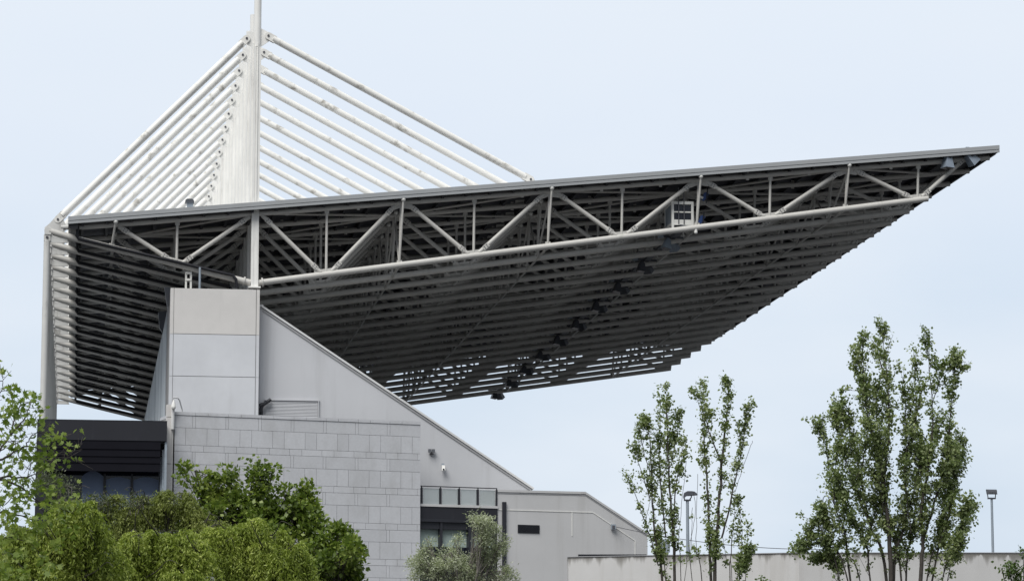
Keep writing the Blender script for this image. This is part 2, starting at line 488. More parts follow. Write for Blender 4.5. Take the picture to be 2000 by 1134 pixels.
# bracing that runs from truss to truss
L_ = BAY * (NT - 1)
for xt in XT[1:]:
    a = P(xt - 5, yb(xt - 5) + 2)
    MB().tube([a, a + Vector((0, L_, 0))], 2.3 * PX, 8).build('tie_rod', M['steel'], ST)
xb_ = MB()
for k in range(NT - 1):
    dy = k * BAY
    for i, xt in enumerate(XT[1:]):
        if (k + i) % 2 == 0:
            xb_.tube([P(xt - 5, yb(xt - 5)) + Vector((0, dy, 0)), P(xt, yt(xt) + 4) + Vector((0, dy + BAY, 0))], 2 * PX, 6)
        else:
            xb_.tube([P(xt, yt(xt) + 4) + Vector((0, dy, 0)), P(xt - 5, yb(xt - 5)) + Vector((0, dy + BAY, 0))], 2 * PX, 6)
    if k not in (0, 1, 2, 5, 9, 13, 17): continue
    xs = [250] + XT + [1860]
    for i in range(len(xs) - 1):
        a_, b_ = (xs[i], xs[i + 1]) if (k + i) % 2 else (xs[i + 1], xs[i])
        xb_.tube([P(a_, yt(a_)) + Vector((0, dy, 0)), P(b_, yt(b_)) + Vector((0, dy + BAY, 0))], 2.8 * PX, 6)
tag(xb_.build('sway_brace', M['steel'], ST), kind='stuff')

# --- roof deck, purlins, fascia
yA, yB = Y0 + OV, Y0 + L_ + .9
e0 = at(133, fas_b(133), yA); e1 = at(1952.5, fas_b(1952.5), yA)
SL = (e1.z - e0.z) / (e1.x - e0.x)
zl = lambda x: e0.z + SL * (x - e0.x)
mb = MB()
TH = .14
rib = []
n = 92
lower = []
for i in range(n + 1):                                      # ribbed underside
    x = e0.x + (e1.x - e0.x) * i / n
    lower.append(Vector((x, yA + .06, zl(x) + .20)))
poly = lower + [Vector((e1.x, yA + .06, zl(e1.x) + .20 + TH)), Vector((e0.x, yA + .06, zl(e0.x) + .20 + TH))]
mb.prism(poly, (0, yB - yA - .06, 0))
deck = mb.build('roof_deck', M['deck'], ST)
rs = MB()                                                   # pale standing-seam sheeting on top of the deck
rs.prism([Vector((e0.x + .05, yA + .12, zl(e0.x + .05) + .345)), Vector((e1.x - .1, yA + .12, zl(e1.x - .1) + .345)), Vector((e1.x - .1, yA + .12, zl(e1.x - .1) + .375)), Vector((e0.x + .05, yA + .12, zl(e0.x + .05) + .375))], (0, yB - yA - .15, 0))
rs.build('roof_sheeting', M['sheet'], ST)
fb = MB()
fa = [(0, 0), (0, .13), (.035, .14), (.035, .165), (0, .175), (0, .395), (.10, .405), (.10, .0)]
p0 = [Vector((e0.x, yA + a, zl(e0.x) + b)) for a, b in fa]
p1 = [Vector((e1.x, yA + a, zl(e1.x) + b)) for a, b in fa]
nn = len(fa)
fb.add(p0 + p1, [tuple(range(nn))[::-1], tuple(range(nn, 2 * nn))] + [(i, (i + 1) % nn, (i + 1) % nn + nn, i + nn) for i in range(nn)])
fb.build('end_fascia', M['fascia'], ST)
fb = MB(); fb.box((e1.x - .08, yA + .101, zl(e1.x) + .03), (e1.x - .01, yB, zl(e1.x) + .38)); fb.build('front_fascia', M['fascia'], ST)
fb = MB(); fb.prism([(e0.x + .01, yA + .101, zl(e0.x) + .38), (e0.x + .01, yA + .101, zl(e0.x) - .12), (e0.x + .12, yA + .101, zl(e0.x) - .25), (e0.x + .5, yA + .101, zl(e0.x) - .25), (e0.x + .5, yA + .101, zl(e0.x) + .2)], (0, yB - yA - .11, 0))
fb.build('eaves_gutter', M['pipe'], ST)
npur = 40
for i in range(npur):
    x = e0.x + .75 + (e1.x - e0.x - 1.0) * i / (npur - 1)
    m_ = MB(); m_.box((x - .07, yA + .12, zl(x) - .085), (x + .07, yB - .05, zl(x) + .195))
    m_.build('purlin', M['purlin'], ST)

# --- masts with their stays
ms = MB()
zt = P(500, -4).z; zb = P(492, 562).z
mx0 = P(500, 300).x
hw = 7.2 * PX
ms.tube([(mx0, Y0, P(500, 92).z), (mx0, Y0, zt)], hw, 20)
ms.box((mx0 - 11.5 * PX, Y0 - .10, P(470, 398).z), (mx0 - 6.5 * PX, Y0 + .10, P(484, 84).z))
# lower shaft: paired flanges and a web
for dx in (-4.9, 4.9):
    ms.box((mx0 + (dx - 2.4) * PX, Y0 - .22, zb), (mx0 + (dx + 2.2) * PX, Y0 + .22, P(500, 93).z))
ms.box((mx0 - 2.6 * PX, Y0 - .20, zb), (mx0 + 2.6 * PX, Y0 + .20, P(500, 93).z))
ms.tube([(mx0 + 1.2 * PX, Y0 - .24, P(500, 86).z), (mx0 + 1.2 * PX, Y0 - .24, P(500, 412).z)], 1.1 * PX, 6)
ms.ball((mx0 + .3 * PX, Y0 - .30, P(500, 410).z), 3.2 * PX)
ms.prism([P(478, 79, -.04), P(484, 63, -.04), P(490, 63, -.04), P(496, 63, -.04), P(496, 92, -.04), P(484, 88, -.04)], (0, .08, 0))
ms.prism([P(506, 54, -.04), P(533, 67, -.04), P(528, 79, -.04), P(512, 90, -.04), P(506, 92, -.04)], (0, .08, 0))
ms.box((mx0 - .32, Y0 - .3, zb - .02), (mx0 + .32, Y0 + .3, zb + .05))
mast = ms.build('mast', M['mast'], ST)


def stay(a, b, r, caps_=True):
    m_ = MB(); a = Vector(a); b = Vector(b); d = nrm(b - a)
    m_.tube([a + d * .30, b - d * .30], r, 14)
    for p, s_ in ((a, 1), (b, -1)):
        n_ = nrm(d.cross(Vector((0, 1, 0)))); q = []
        for t in range(7):
            an = math.pi / 2 + math.pi * t / 6
            q.append(p + d * s_ * math.cos(an) * .19 + n_ * math.sin(an) * .19)
        q += [p + d * s_ * .42 - n_ * .19, p + d * s_ * .42 + n_ * .19]
        for dy in (-.13, .07):
            m_.prism([x + Vector((0, dy, 0)) for x in q], (0, .06, 0))
        m_.cur = 1
        m_.tube([p + Vector((0, -.17, 0)), p + Vector((0, .17, 0))], .062, 10)
        m_.cur = 0
    return m_


back = stay(P(481.7, 76.2), P(113, 429), 7.2 * PX).build('back_stay', [M['white'], M['bolt']], mast)
front = stay(P(524, 71), P(1036, 351), 6.8 * PX).build('front_stay', [M['white'], M['bolt']], mast)
an = MB(); zd = zl(P(1040, 360).x) + .2
an.prism([P(1026, 372, -.04), P(1052, 370, -.04), P(1042, 346, -.04), P(1030, 346, -.04)], (0, .08, 0))
anchor = an.build('anchor_plate', M['white'], mast)
# --- outer columns
cm = MB()
cx = P(92, 463).x
cz = P(84, 830).z
cm.tube([(cx, Y0, 0), (cx, Y0, P(92, 470).z)], 6.3 * PX, 16)
cm.prism([P(85.5, 470, -.12), P(98.5, 470, -.12), P(98.5, 458, -.12), P(92, 455, -.12), P(85.5, 458, -.12)], (0, .24, 0))
cm.prism([P(87, 444, -.1), P(97, 436, -.1), P(113, 418, -.1), P(124, 428.5, -.1), P(130.5, 443, -.1), P(122, 452, -.1), P(100, 460, -.1), P(87, 457, -.1)], (0, .2, 0))
cm.prism([P(86.5, 448, -.16), P(92, 442, -.16), P(100, 447, -.16), P(100, 458, -.16), P(87, 457, -.16)], (0, .32, 0))
cm.tube([P(119, 444), P(166, yt(166))], 5.2 * PX, 12)                      # stub that carries the eaves end of the top chord
cm.prism([P(98, 461, -.06), P(130, 466, -.06), P(133, 474, -.06), P(98, 473, -.06)], (0, .12, 0))
cm.cur = 1
cm.tube([P(92, 463, -.18), P(92, 463, .18)], .07, 10); cm.tube([P(125.5, 447.5, -.16), P(125.5, 447.5, .16)], .05, 8)
cm.cur = 0
column = cm.build('support_column', [M['column'], M['bolt']], ST)
for k in range(1, NT):
    m2 = dup(mast, ST, (0, k * BAY, 0))
    for ch in (back, front, anchor): dup(ch, m2, (0, 0, 0))
    dup(column, ST, (0, k * BAY, 0))

# --- concrete tower, long rear wall, end wall, terracing
YT = Y0 - .62
tl, trr = at(333.5, 562, YT), at(507.5, 563.5, YT)
tw = MB()
zz = [tl.z, at(333, 651.5, YT).z, at(333, 734, YT).z, 0]
xl, xr = tl.x, trr.x
xj0, xj1 = at(340, 600, YT).x, at(500.5, 600, YT).x
G = .03
tw.cur = 1
tw.box((xl + .02, YT + .05, 0), (xr - .02, YT + 7.0, tl.z - .03))
tw.cur = 0
for i_, (za, zb2) in enumerate(zip(zz, zz[1:])):
    tw.cur = 0 if i_ == 0 else 2
    tw.box((xj0, YT, zb2 + G), (xj1 - .012, YT + .046, za))
    tw.box((xl, YT + .004, zb2 + G * .5), (xj0 - .025, YT + .75, za))
    tw.box((xj1 + .02, YT + .004, zb2 + G * .5), (xr, YT + 6.8, za))
tower = tw.build('stair_tower', [M['conc'], M['joint'], M['conc_cool']], ST)
# small things fixed on the tower top
hz = tl.z
mb = MB()
for u in (363, 372.5):
    a = at(u, 560, YT + .7); mb.box((a.x - .05, a.y - .05, hz - .03), (a.x + .05, a.y + .05, at(u, 531, YT + .7).z))
for v in (533, 546):
    a = at(362, v, YT + .7); b = at(374, v, YT + .7); mb.box((a.x, a.y - .08, a.z - .06), (b.x, a.y - .052, a.z + .06))
mb.build('roof_ladder', M['cream'], tower)
mb = MB(); a = at(390, 560, YT + .25); mb.tube([(a.x, a.y, hz - .03), (a.x, a.y, at(390, 522, YT + .25).z)], 2.3 * PX, 8)
mb.build('vent_pipe', M['galv'], tower)
mb = MB(); a = at(327, 600, YT + 2); mb.prism([at(321, 560, YT + 2), at(333, 561, YT + 2), at(333, 590, YT + 2), at(327, 600, YT + 2)], (0, .4, 0))
mb.build('wall_bracket', M['lamp_dark'], tower)
mb = MB(); mb.prism([at(309, 609, YT + 9), at(326, 607, YT + 9), at(318, 650, YT + 9), at(312, 640, YT + 9)], (0, .4, 0))
mb.build('wall_bracket', M['lamp_dark'], tower)
# rear wall runs the length of the stand
LW = BAY * 16.6
rw = MB()
rw.box((xl + .05, YT + .76, 0), (xl + .65, YT + LW, tl.z - .06))
ncl = 120
for i in range(ncl):                                        # upright cladding ribs
    y = YT + .8 + (LW - .9) * i / ncl
    rw.box((xl + .036, y, 0.1), (xl + .046, y + .30 * (LW / ncl), tl.z - .1))
rw.build('rear_wall', M['clad'], ST)
YE = Y0 + .35
q = lambda u, v, dy=0: at(u, v, YE + dy)
ew = MB()
pts = [q(507, 599), q(513, 600), q(1038, 952), q(1038, 1100), q(507, 1100)]
pts[3].z = 0; pts[4].z = 0
ew.prism(pts, (0, .4, 0))
endw = ew.build('end_wall', M['plaster'], ST)
cp = MB()
a, b = q(512, 601), q(1042, 956.5)
cp.bar(a + Vector((0, .2, .07)), b + Vector((0, .2, .07)), .62, .10)
a, b = q(505, 599), q(514, 600)
cp.box((a.x, YE - .1, a.z + .003), (b.x, YE + .5, a.z + .11))
cp.cur = 1
a, b = q(513, 605), q(1038, 957)
cp.bar(a + Vector((0, -.03, .0)), b + Vector((0, -.03, 0)), .05, .09)
cp.build('wall_coping', [M['coping'], M['coping_d']], endw)
# louvre in the end wall
lv = MB(); a = q(517, 781.5); b = q(622.5, 811)
lv.box((a.x, YE - .02, b.z - .6), (b.x, YE - .004, a.z))
for i in range(20):
    z = a.z - .07 - i * .075
    lv.add([(a.x + .06, YE - .055, z - .03), (b.x - .06, YE - .055, z - .03), (b.x - .06, YE - .022, z + .035), (a.x + .06, YE - .022, z + .035)], [(0, 1, 2, 3)])
lv.box((a.x - .03, YE - .10, a.z + .003), (b.x + .03, YE - .003, a.z + .05)); lv.box((b.x - .05, YE - .1, b.z - .6), (b.x, YE - .021, a.z))
lv.build('vent_louvre', M['plaster'], endw)
# terracing behind the end wall
ter = MB()
A_, B_ = q(513, 600), q(1038, 952)
ns = 22; poly = []
for i in range(ns):
    x0 = A_.x + (B_.x - A_.x) * i / ns; x1 = A_.x + (B_.x - A_.x) * (i + 1) / ns
    z = A_.z + (B_.z - A_.z) * (i + 1) / ns - .5
    poly += [Vector((x0, YE + .41, z)), Vector((x1, YE + .41, z))]
poly += [Vector((B_.x, YE + .41, 0)), Vector((A_.x, YE + .41, 0))]
ter.prism(poly, (0, LW - 3, 0))
ter.build('terracing', M['terrace'], ST)

# --- things fixed to the end wall
t = empty('wall_floodlight', q(843, 883, -.1), 'small dark twin floodlight on the sloped grey end wall, above the white camera', 'floodlight')
for dx in (-.095, .095):
    c = q(843, 879, -.2); m_ = MB()
    m_.prism([c + Vector((dx - .08, -.08, -.09)), c + Vector((dx + .08, -.08, -.09)), c + Vector((dx + .08, -.05, .07)), c + Vector((dx - .08, -.05, .07))], (0, .16, 0))
    m_.build('lamp_head', M['lamp_dark'], t)
m_ = MB(); c = q(843, 884, -.1); m_.box(c + Vector((-.1, -.08, -.06)), c + Vector((.1, .1, -.02))); m_.box(c + Vector((-.03, -.12, -.02)), c + Vector((.03, -.08, .07))); m_.build('bracket', M['bolt'], t)
t = empty('security_camera', q(866, 912, -.1), 'white box security camera on the sloped grey end wall below the dark twin floodlight', 'camera')
m_ = MB(); c = q(866, 913, -.25); m_.prism([c + Vector((-.09, -.12, -.14)), c + Vector((.09, -.12, -.14)), c + Vector((.075, -.02, .14)), c + Vector((-.075, -.02, .14))], (0, .2, .02)); m_.build('housing', M['cream'], t)
m_ = MB(); m_.tube([c + Vector((0, .1, .12)), c + Vector((0, .25, .17))], .04, 8); m_.box(c + Vector((-.07, .235, .08)), c + Vector((.07, .252, .26))); m_.build('bracket', M['galv'], t)
m_ = MB(); m_.tube([c + Vector((0, -.125, -.09)), c + Vector((0, -.135, -.09))], .05, 10); m_.build('lens', M['winglass'], t)
du = MB(); dd = -.28
du.tube([q(510, 850, dd), q(510, 797, dd), q(513.5, 790, dd), q(529, 779.5, dd)], [3.6 * PX] * 4, 8)
du.tube([q(506.5, 792.5, dd), q(514, 789, dd)], 4.4 * PX, 8)
for u, v in ((510, 803), (522, 784.5)):
    du.bar(q(u - 3, v, dd), q(u + 3, v, dd), .25, .05)
tag(du.build('exhaust_duct', M['frame']), 'dark bent exhaust duct beside the grey wall louvre', 'duct')

# --- floodlights hanging in a row under the roof


def flood(loc, tilt, turn, s=1.0, mh=None):
    """hooded lamp head: narrow back, flaring front, yoke"""
    R = Matrix.Rotation(turn, 3, 'Z') @ Matrix.Rotation(tilt, 3, 'Y')
    c = Vector(loc)
    T = lambda x, y, z: c + R @ Vector((x * s, y * s, z * s))
    m_ = MB()
    a = [T(-.16, -.2, 0), T(.16, -.2, 0), T(.16, .2, 0), T(-.16, .2, 0)]
    b = [T(-.27, -.32, -.62), T(.27, -.32, -.62), T(.27, .32, -.62), T(-.27, .32, -.62)]
    m_.add(a + b, [(0, 1, 2, 3), (0, 4, 5, 1), (1, 5, 6, 2), (2, 6, 7, 3), (3, 7, 4, 0), (7, 6, 5, 4)])
    m_.prism([T(-.1, -.14, .0), T(.1, -.14, .0), T(.1, .14, .0), T(-.1, .14, .0)], R @ Vector((0, 0, .12 * s)))
    g_ = MB(); g_.prism([T(-.25, -.3, -.625), T(.25, -.3, -.625), T(.25, .3, -.625), T(-.25, .3, -.625)], R @ Vector((0, 0, -.02 * s)))
    return m_, g_


ordn = ['nearest', 'second', 'third', 'fourth', 'fifth', 'sixth', 'seventh', 'eighth', 'ninth', 'farthest']
NFL = 10
pB = P(1362, yb(1362))
m_ = MB(); m_.box(pB + Vector((-.85, .3, -.02)), pB + Vector((-.5, L_ - .2, .10)))
for k in range(NT): m_.bar(pB + Vector((-.9, k * BAY + .3, .16)), pB + Vector((-.15, k * BAY + .3, .05)), .08, .08)
m_.build('cable_tray', M['lamp_dark'], ST)
for i in range(NFL):
    k = .9 + i * 2.02
    pB = P(1362, yb(1362)) + Vector((0, k * BAY, 0))
    r0 = random.Random(i)
    lab = {0: 'pale blue grey hooded twin floodlight under the roof, just below the white cabin',
           NFL - 1: 'black flared twin floodlight hanging lowest against the sky at the far roof edge'}.get(
        i, 'dark hooded twin floodlight under the roof, %s from the white cabin in its row' % ordn[i])
    t = empty('roof_floodlight', pB + Vector((-.75, 0, -.1)), lab, 'floodlight', 'floodlights hung under the roof in a diagonal row')
    hm = M['lamp'] if i == 0 else M['lamp_dark']
    for (dx, dz, ti, tu) in ((-1.0, -.14, .12 + .1 * r0.random(), .2), (-.42, .02, -.45 - .2 * r0.random(), .9)):
        h_, g_ = flood(pB + Vector((dx, -.25 + 1.6 * (dx > -.5), dz - .02)), ti, tu, .8)
        o = h_.build('lamp_head', hm, t); g_.build('lamp_glass', M['lens'], o)
    m_ = MB()
    m_.bar(pB + Vector((-1.25, -.1, .08)), pB + Vector((-.1, -.1, .0)), .1, .1); m_.bar(pB + Vector((-.62, -.1, .1)), pB + Vector((-.42, 1.5, .14)), .1, .1)
    m_.box(pB + Vector((-.7, -.15, -.05)), pB + Vector((-.55, .15, .22)))
    m_.build('bracket', M['lamp_dark'], t)
    m_ = MB(); m_.box(pB + Vector((-1.5, -.2, .0)), pB + Vector((-1.22, .1, .16))); m_.build('gear_box', M['galv'], t)
for (u, v, ti, lab, hm) in ((1851, 307, .05, 'pale blue floodlight facing down under the roof tip, the inner one of two', 'lamp'), (1890, 302, -.75, 'pale blue floodlight tilted outward at the very tip of the roof', 'lamp')):
    c = P(u, v, -.42)
    t = empty('roof_floodlight', c, lab, 'floodlight', 'floodlights at the roof tip')
    h_, g_ = flood(c, ti, .25, .98 if ti > 0 else 1.0)
    o = h_.build('lamp_head', M[hm], t); g_.build('lamp_glass', M['lens'], o)
    m_ = MB(); m_.box(c + Vector((-.1, -.04, .05)), c + Vector((.1, .04, .42))); m_.build('bracket', M['galv'], t)

# --- camera cabin slung in the truss
YC = .32
a, b = P(1311.5, 392.5, YC), P(1355, 440, YC)
t = empty('camera_cabin', ((a.x + b.x) / 2, a.y, b.z), 'white framed cabin with a dark four-pane window slung inside the roof truss', 'cabin')
m_ = MB(); dC = 1.9
w_ = .13
m_.box((a.x, a.y, b.z), (a.x + w_, a.y + w_, a.z)); m_.box((b.x - w_, a.y, b.z), (b.x, a.y + w_, a.z))
m_.box((a.x, a.y + dC, b.z), (a.x + w_, a.y + dC + w_, a.z)); m_.box((b.x - w_, a.y + dC, b.z), (b.x, a.y + dC + w_, a.z))
for z in (a.z - .16, b.z):
    m_.box((a.x + w_, a.y + .004, z), (b.x - w_, a.y + w_ - .01, z + .16)); m_.box((a.x + w_, a.y + dC, z), (b.x - w_, a.y + dC + w_ - .01, z + .16))
    for x in (a.x + .003, b.x - w_ + .003):
        m_.box((x, a.y + w_, z + .003), (x + w_ - .006, a.y + dC, z + .157))
m_.box((a.x + w_, a.y + .02, b.z + .17), (b.x - w_, a.y + .06, b.z + .30))
m_.box((a.x, a.y, b.z - .42), (a.x + w_, a.y + w_, b.z - .002))
fr_ = m_.build('frame', M['cream'], t)
zi0, zi1 = b.z + .30, a.z - .16
m_ = MB(); m_.box((a.x + w_, a.y + .07, zi0), (b.x - w_, a.y + .09, zi1)); wn = m_.build('window', M['winglass'], t)
m_ = MB(); zm = (zi0 + zi1) / 2; m_.box((a.x + w_, a.y + .03, zm - .035), (b.x - w_, a.y + .068, zm + .035)); m_.build('glazing_bar', M['cream'], wn)
m_ = MB()
for f_ in (.27, .58):
    x = a.x + w_ + (b.x - a.x - 2 * w_) * f_; m_.box((x - .025, a.y - .03, b.z + .05), (x + .025, a.y - .004, a.z + .75))
m_.build('hanger_strap', M['bolt'], t)
m_ = MB(); m_.box((a.x + .03, a.y + w_ + .01, b.z + .05), (a.x + .05, a.y + dC, a.z - .05)); m_.box((b.x - .05, a.y + w_ + .01, b.z + .05), (b.x - .03, a.y + dC, a.z - .05)); m_.box((a.x + .05, a.y + dC + .02, b.z + .05), (b.x - .05, a.y + dC + .04, a.z - .05))
m_.build('side_panel', M['galv'], t)
for (u, v, lab) in ((1377, 383, 'upper blue fixture with a white tag clamped beside the truss hanger'), (1370, 428, 'lower blue fixture beside the white cabin, just above the bottom chord')):
    t = empty('light_fixture', P(u, v, .6), lab, 'fixture', 'blue fixtures by the cabin')
    m_ = MB(); c = P(u, v, .6); R = Matrix.Rotation(.5, 3, 'Y')
    m_.prism([c + R @ Vector(p) for p in ((-.09, 0, -.24), (.09, 0, -.24), (.13, 0, .2), (0, 0, .26), (-.12, 0, .16))], (0, .22, 0)); m_.build('housing', M['blue'], t)
    m_ = MB(); m_.bar(c + Vector((.05, -.05, -.4)), c + Vector((.14, -.05, .42)), .06, .06, (0, 1, 0)); m_.build('clamp', M['pipe'], t)
    if v < 400:
        m_ = MB(); m_.prism([c + R @ Vector(p) + Vector((-.2, -.06, -.08)) for p in ((-.09, 0, -.06), (.09, 0, -.06), (.09, 0, .06), (-.09, 0, .06))], (0, .05, 0)); m_.build('tag', M['cream'], t)
c = P(1359, yb(1359) + 9, -.05)
t = empty('dome_camera', c, 'small white dome camera under the bottom chord below the cabin', 'camera')
m_ = MB(); m_.tube([c + Vector((0, 0, .2)), c + Vector((0, 0, .02))], .09, 12); m_.build('housing', M['cream'], t)
m_ = MB(); m_.ball(c, .1, 12); m_.build('dome', M['cream'], t)
c = at(371, 397, Y0 + 2.5); zr = zl(c.x) + .34
hv = at(371, 389.5, Y0 + 2.5).z - zr; t = empty('roof_ventilator', (c.x, c.y, zr), 'small black cowled ventilator standing on the roof near the masts', 'ventilator')
m_ = MB(); m_.box((c.x - .16, c.y - .16, zr), (c.x + .16, c.y + .16, zr + hv - .2)); m_.build('neck', M['galv'], t)
zr = zr + hv - .5
m_ = MB(); m_.prism([(c.x - .27, c.y - .25, zr + .301), (c.x + .22, c.y - .25, zr + .301), (c.x + .2, c.y - .25, zr + .43), (c.x + .1, c.y - .25, zr + .5), (c.x - .16, c.y - .25, zr + .5), (c.x - .25, c.y - .25, zr + .43)], (0, .5, 0)); m_.build('cowl', M['lamp_dark'], t)

# ------------------------------------------------------------------ dark glazed pavilion at the left
YP = Y0 - 9.0
pv = lambda u, v, dy=0: at(u, v, YP + dy)
bl = pv(73, 818); br = pv(326.5, 820)
t = empty('glazed_pavilion', (bl.x, YP, 0), 'dark anthracite flat-roofed pavilion with stepped soffits and glazing, under the stand', 'building')
m_ = MB(); zt_ = pv(200, 819.5).z; zf = pv(200, 859).z
m_.box((bl.x, YP, zf), (br.x, YP + 5.2, zt_ - .01)); m_.box((bl.x - .01, YP - .01, zt_ - .009), (br.x + .01, YP + 5.2, zt_)); m_.build('roof_fascia', M['dark'], t)
jl = pv(92, 870).x
m_ = MB(); m_.box((bl.x - .02, YP + .01, 0), (jl, YP + 5.2, zf - .003)); m_.build('side_wall', M['dark'], t)
steps = [(322, 862, 876), (317.5, 877, 890), (313.5, 891, 902.5), (312.5, 903, 919)]
zprev = zf
for i, (xr_, va, vb) in enumerate(steps):
    dy = .03 + .035 * i
    m_ = MB(); z1 = pv(200, vb).z
    m_.box((jl + .004, YP + dy, z1), (br.x - .3, YP + dy + .08, zprev - .004)); m_.build('soffit_step', M['darker'], t)
    zprev = z1
# stepped side piers at the right
for i, (xa, xb2, v) in enumerate(((322, 326.4, 862), (317.5, 321.9, 877), (313.5, 317.4, 892))):
    a, b = pv(xa, v, .1 + .3 * i), pv(xb2, v, .1 + .3 * i)
    m_ = MB(); m_.box((a.x, a.y, 0), (b.x, a.y + .7, a.z)); m_.build('side_pier', M['galv'], t)
gx0, gx1 = jl + .02, pv(312.5, 930, 1.2).x
gy = YP + 1.2
m_ = MB(); m_.box((gx0, gy + .12, 0), (br.x - .12, gy + .16, zprev + .3)); m_.box((gx0, gy + .161, zprev + .01), (br.x - .3, gy + .3, zprev + .9)); gl = m_.build('glazing', M['winglass'], t)
for (u0, u1, vt, ve) in ((160, 202, 919, 930), (207, 255, 931, 936), (260.5, 310, 931, 937.5)):
    m_ = MB(); p = []
    for i in range(13):
        f_ = i / 12; u = u0 + (u1 - u0) * f_
        p.append(at(u, vt + (ve - vt) * (2 * f_ - 1) ** 2, gy + .10))
    lo = [Vector((p[-1].x, gy + .1, p[-1].z - 4)), Vector((p[0].x, gy + .1, p[0].z - 4))]
    m_.prism(p + lo, (0, .012, 0)); m_.build('arched_blind', M['curtain'], t)
m_ = MB()
for u in (205, 258):
    a = at(u, 925, gy + .04); m_.box((a.x - .05, gy + .0, 0), (a.x + .05, gy + .09, zprev))
m_.build('mullion', M['frame'], t)
# building side wall so that it has depth
m_ = MB(); m_.box((br.x - .28, gy + .31, 0), (br.x - .1, YP + 5.2, zf - .004)); m_.build('return_wall', M['darker'], t)

# ------------------------------------------------------------------ granite block (front turned a little from the stand)
ANG = YAW + math.atan(16000 * math.cos(PITCH) / F)          # heading of its front
DIR = Vector((math.sin(ANG), math.cos(ANG), 0)); NRM = Vector((DIR.y, -DIR.x, 0))
if NRM.y > 0: NRM = -NRM                                     # points toward the camera
G0 = at(343, 803, Y0 - 7.2)
gp = lambda u, v, out=0: on(u, v, G0 + NRM * out, NRM)
gl_, gr_ = gp(341.5, 803), gp(821.5, 824)
Wd = (gr_ - gl_).dot(DIR)
ztop = gp(343, 803.5).z
t = empty('granite_block', (gl_.x, gl_.y, 0), 'large blind block faced in coursed grey granite, in front of the concrete tower', 'building')
S = lambda s_, z, o=0: Vector((gl_.x, gl_.y, z)) + DIR * s_ + NRM * o


def sbox(mb, s0, s1, z0, z1, o0, o1):
    p = [S(s0, z0, o0), S(s1, z0, o0), S(s1, z1, o0), S(s0, z1, o0)]
    return mb.prism(p, NRM * (o1 - o0))


pxg = (gp(582, 900) - CAM).dot(AX) / F
m_ = MB(); m_.cur = 1
sbox(m_, .02, Wd - .02, 0, ztop - .1, -3.0, -.02)
m_.cur = 0
z = ztop - 6.3 * pxg
rows = [('A', 24), ('B', 33.5), ('C', 12.5)]
ri = 0; PER = 66.0 * pxg; g_ = .0075
zlist = []
while z > gp(580, 1134).z - 3:
    kind, h = rows[ri % 3]; h *= pxg
    off = {'A': 41.5, 'B': 22 - 66, 'C': -8}[kind] * pxg
    cuts = []
    s_ = off - 2 * PER
    wn = {'A': [60, 6], 'B': [42.5, 23.5], 'C': [41, 25]}[kind]
    i = 0
    while s_ < Wd + PER:
        cuts.append(s_); s_ += wn[i % 2] * pxg; i += 1
    cuts = [c for c in cuts if .12 < c < Wd - .12]
    cuts = [0] + cuts + [Wd]
    for a, b in zip(cuts, cuts[1:]):
        o = rnd.uniform(-.002, .002)
        sbox(m_, a + g_, b - g_, z - h + g_, z - g_, -.02, .02 + o)
    z -= h; ri += 1
m_.box(S(0, 0, -.5), S(.01, .01, -.4))
o = m_.build('stone_facing', [M['stone'], M['mortar']], t)
m_ = MB(); s_ = 0; i = 0
while s_ < Wd:
    wdt = min((25 if i % 2 else 41) * pxg, Wd - s_)
    sbox(m_, s_ + .008, s_ + wdt - .008, ztop - 6 * pxg, ztop, -3.0, .05); s_ += wdt; i += 1
m_.build('stone_coping', M['stone'], t)
# slim concrete pier with its camera
pl = lambda u, v: gp(u, v, .1)
a, b = gp(327, 782, .12), gp(340, 782, .12)
t = empty('concrete_pier', (a.x, a.y, 0), 'slim pale concrete pier between the dark pavilion and the granite block', 'pier')
m_ = MB(); s0 = (a - gl_).dot(DIR); s1 = (b - gl_).dot(DIR)
zs = [gp(333, 790).z, gp(333, 815).z, gp(333, 906).z, gp(333, 1000).z, 0]
for z1, z0 in zip(zs, zs[1:]):
    sbox(m_, s0, s1 - .10, z0 + .03, z1, -.12, .12)
sbox(m_, s1 - .08, s1, 0, zs[1] - .1, -.12, .06)
m_.build('shaft', M['conc'], t)
c = gp(339, 790, .35)
t = empty('dome_camera', c, 'white teardrop dome camera on a bent steel arm above the pale concrete pier', 'camera')
m_ = MB(); m_.tube([c + Vector((0, 0, .24)), c + Vector((0, 0, .12)), c + Vector((0, 0, -.02)), c + Vector((0, 0, -.13))], [.03, .07, .11, .12], 14); m_.build('housing', M['cream'], t)
m_ = MB(); m_.ball(c + Vector((0, 0, -.14)), .11, 12); m_.build('dome', M['cream'], t)
m_ = MB(); m_.tube([c + Vector((0, 0, .2)), c + Vector((.0, 0, .36)), gp(343, 776.5, .3), gp(348, 777, .25), gp(351, 782, .2), gp(356, 801, -.1), gp(357, 812, -.2)], .035, 8); m_.build('arm', M['coping'], t)
m_ = MB(); m_.tube([c + Vector((-.02, .2, -.1)), c + Vector((-.02, .2, -1.2))], .09, 12); m_.build('base', M['coping'], t)

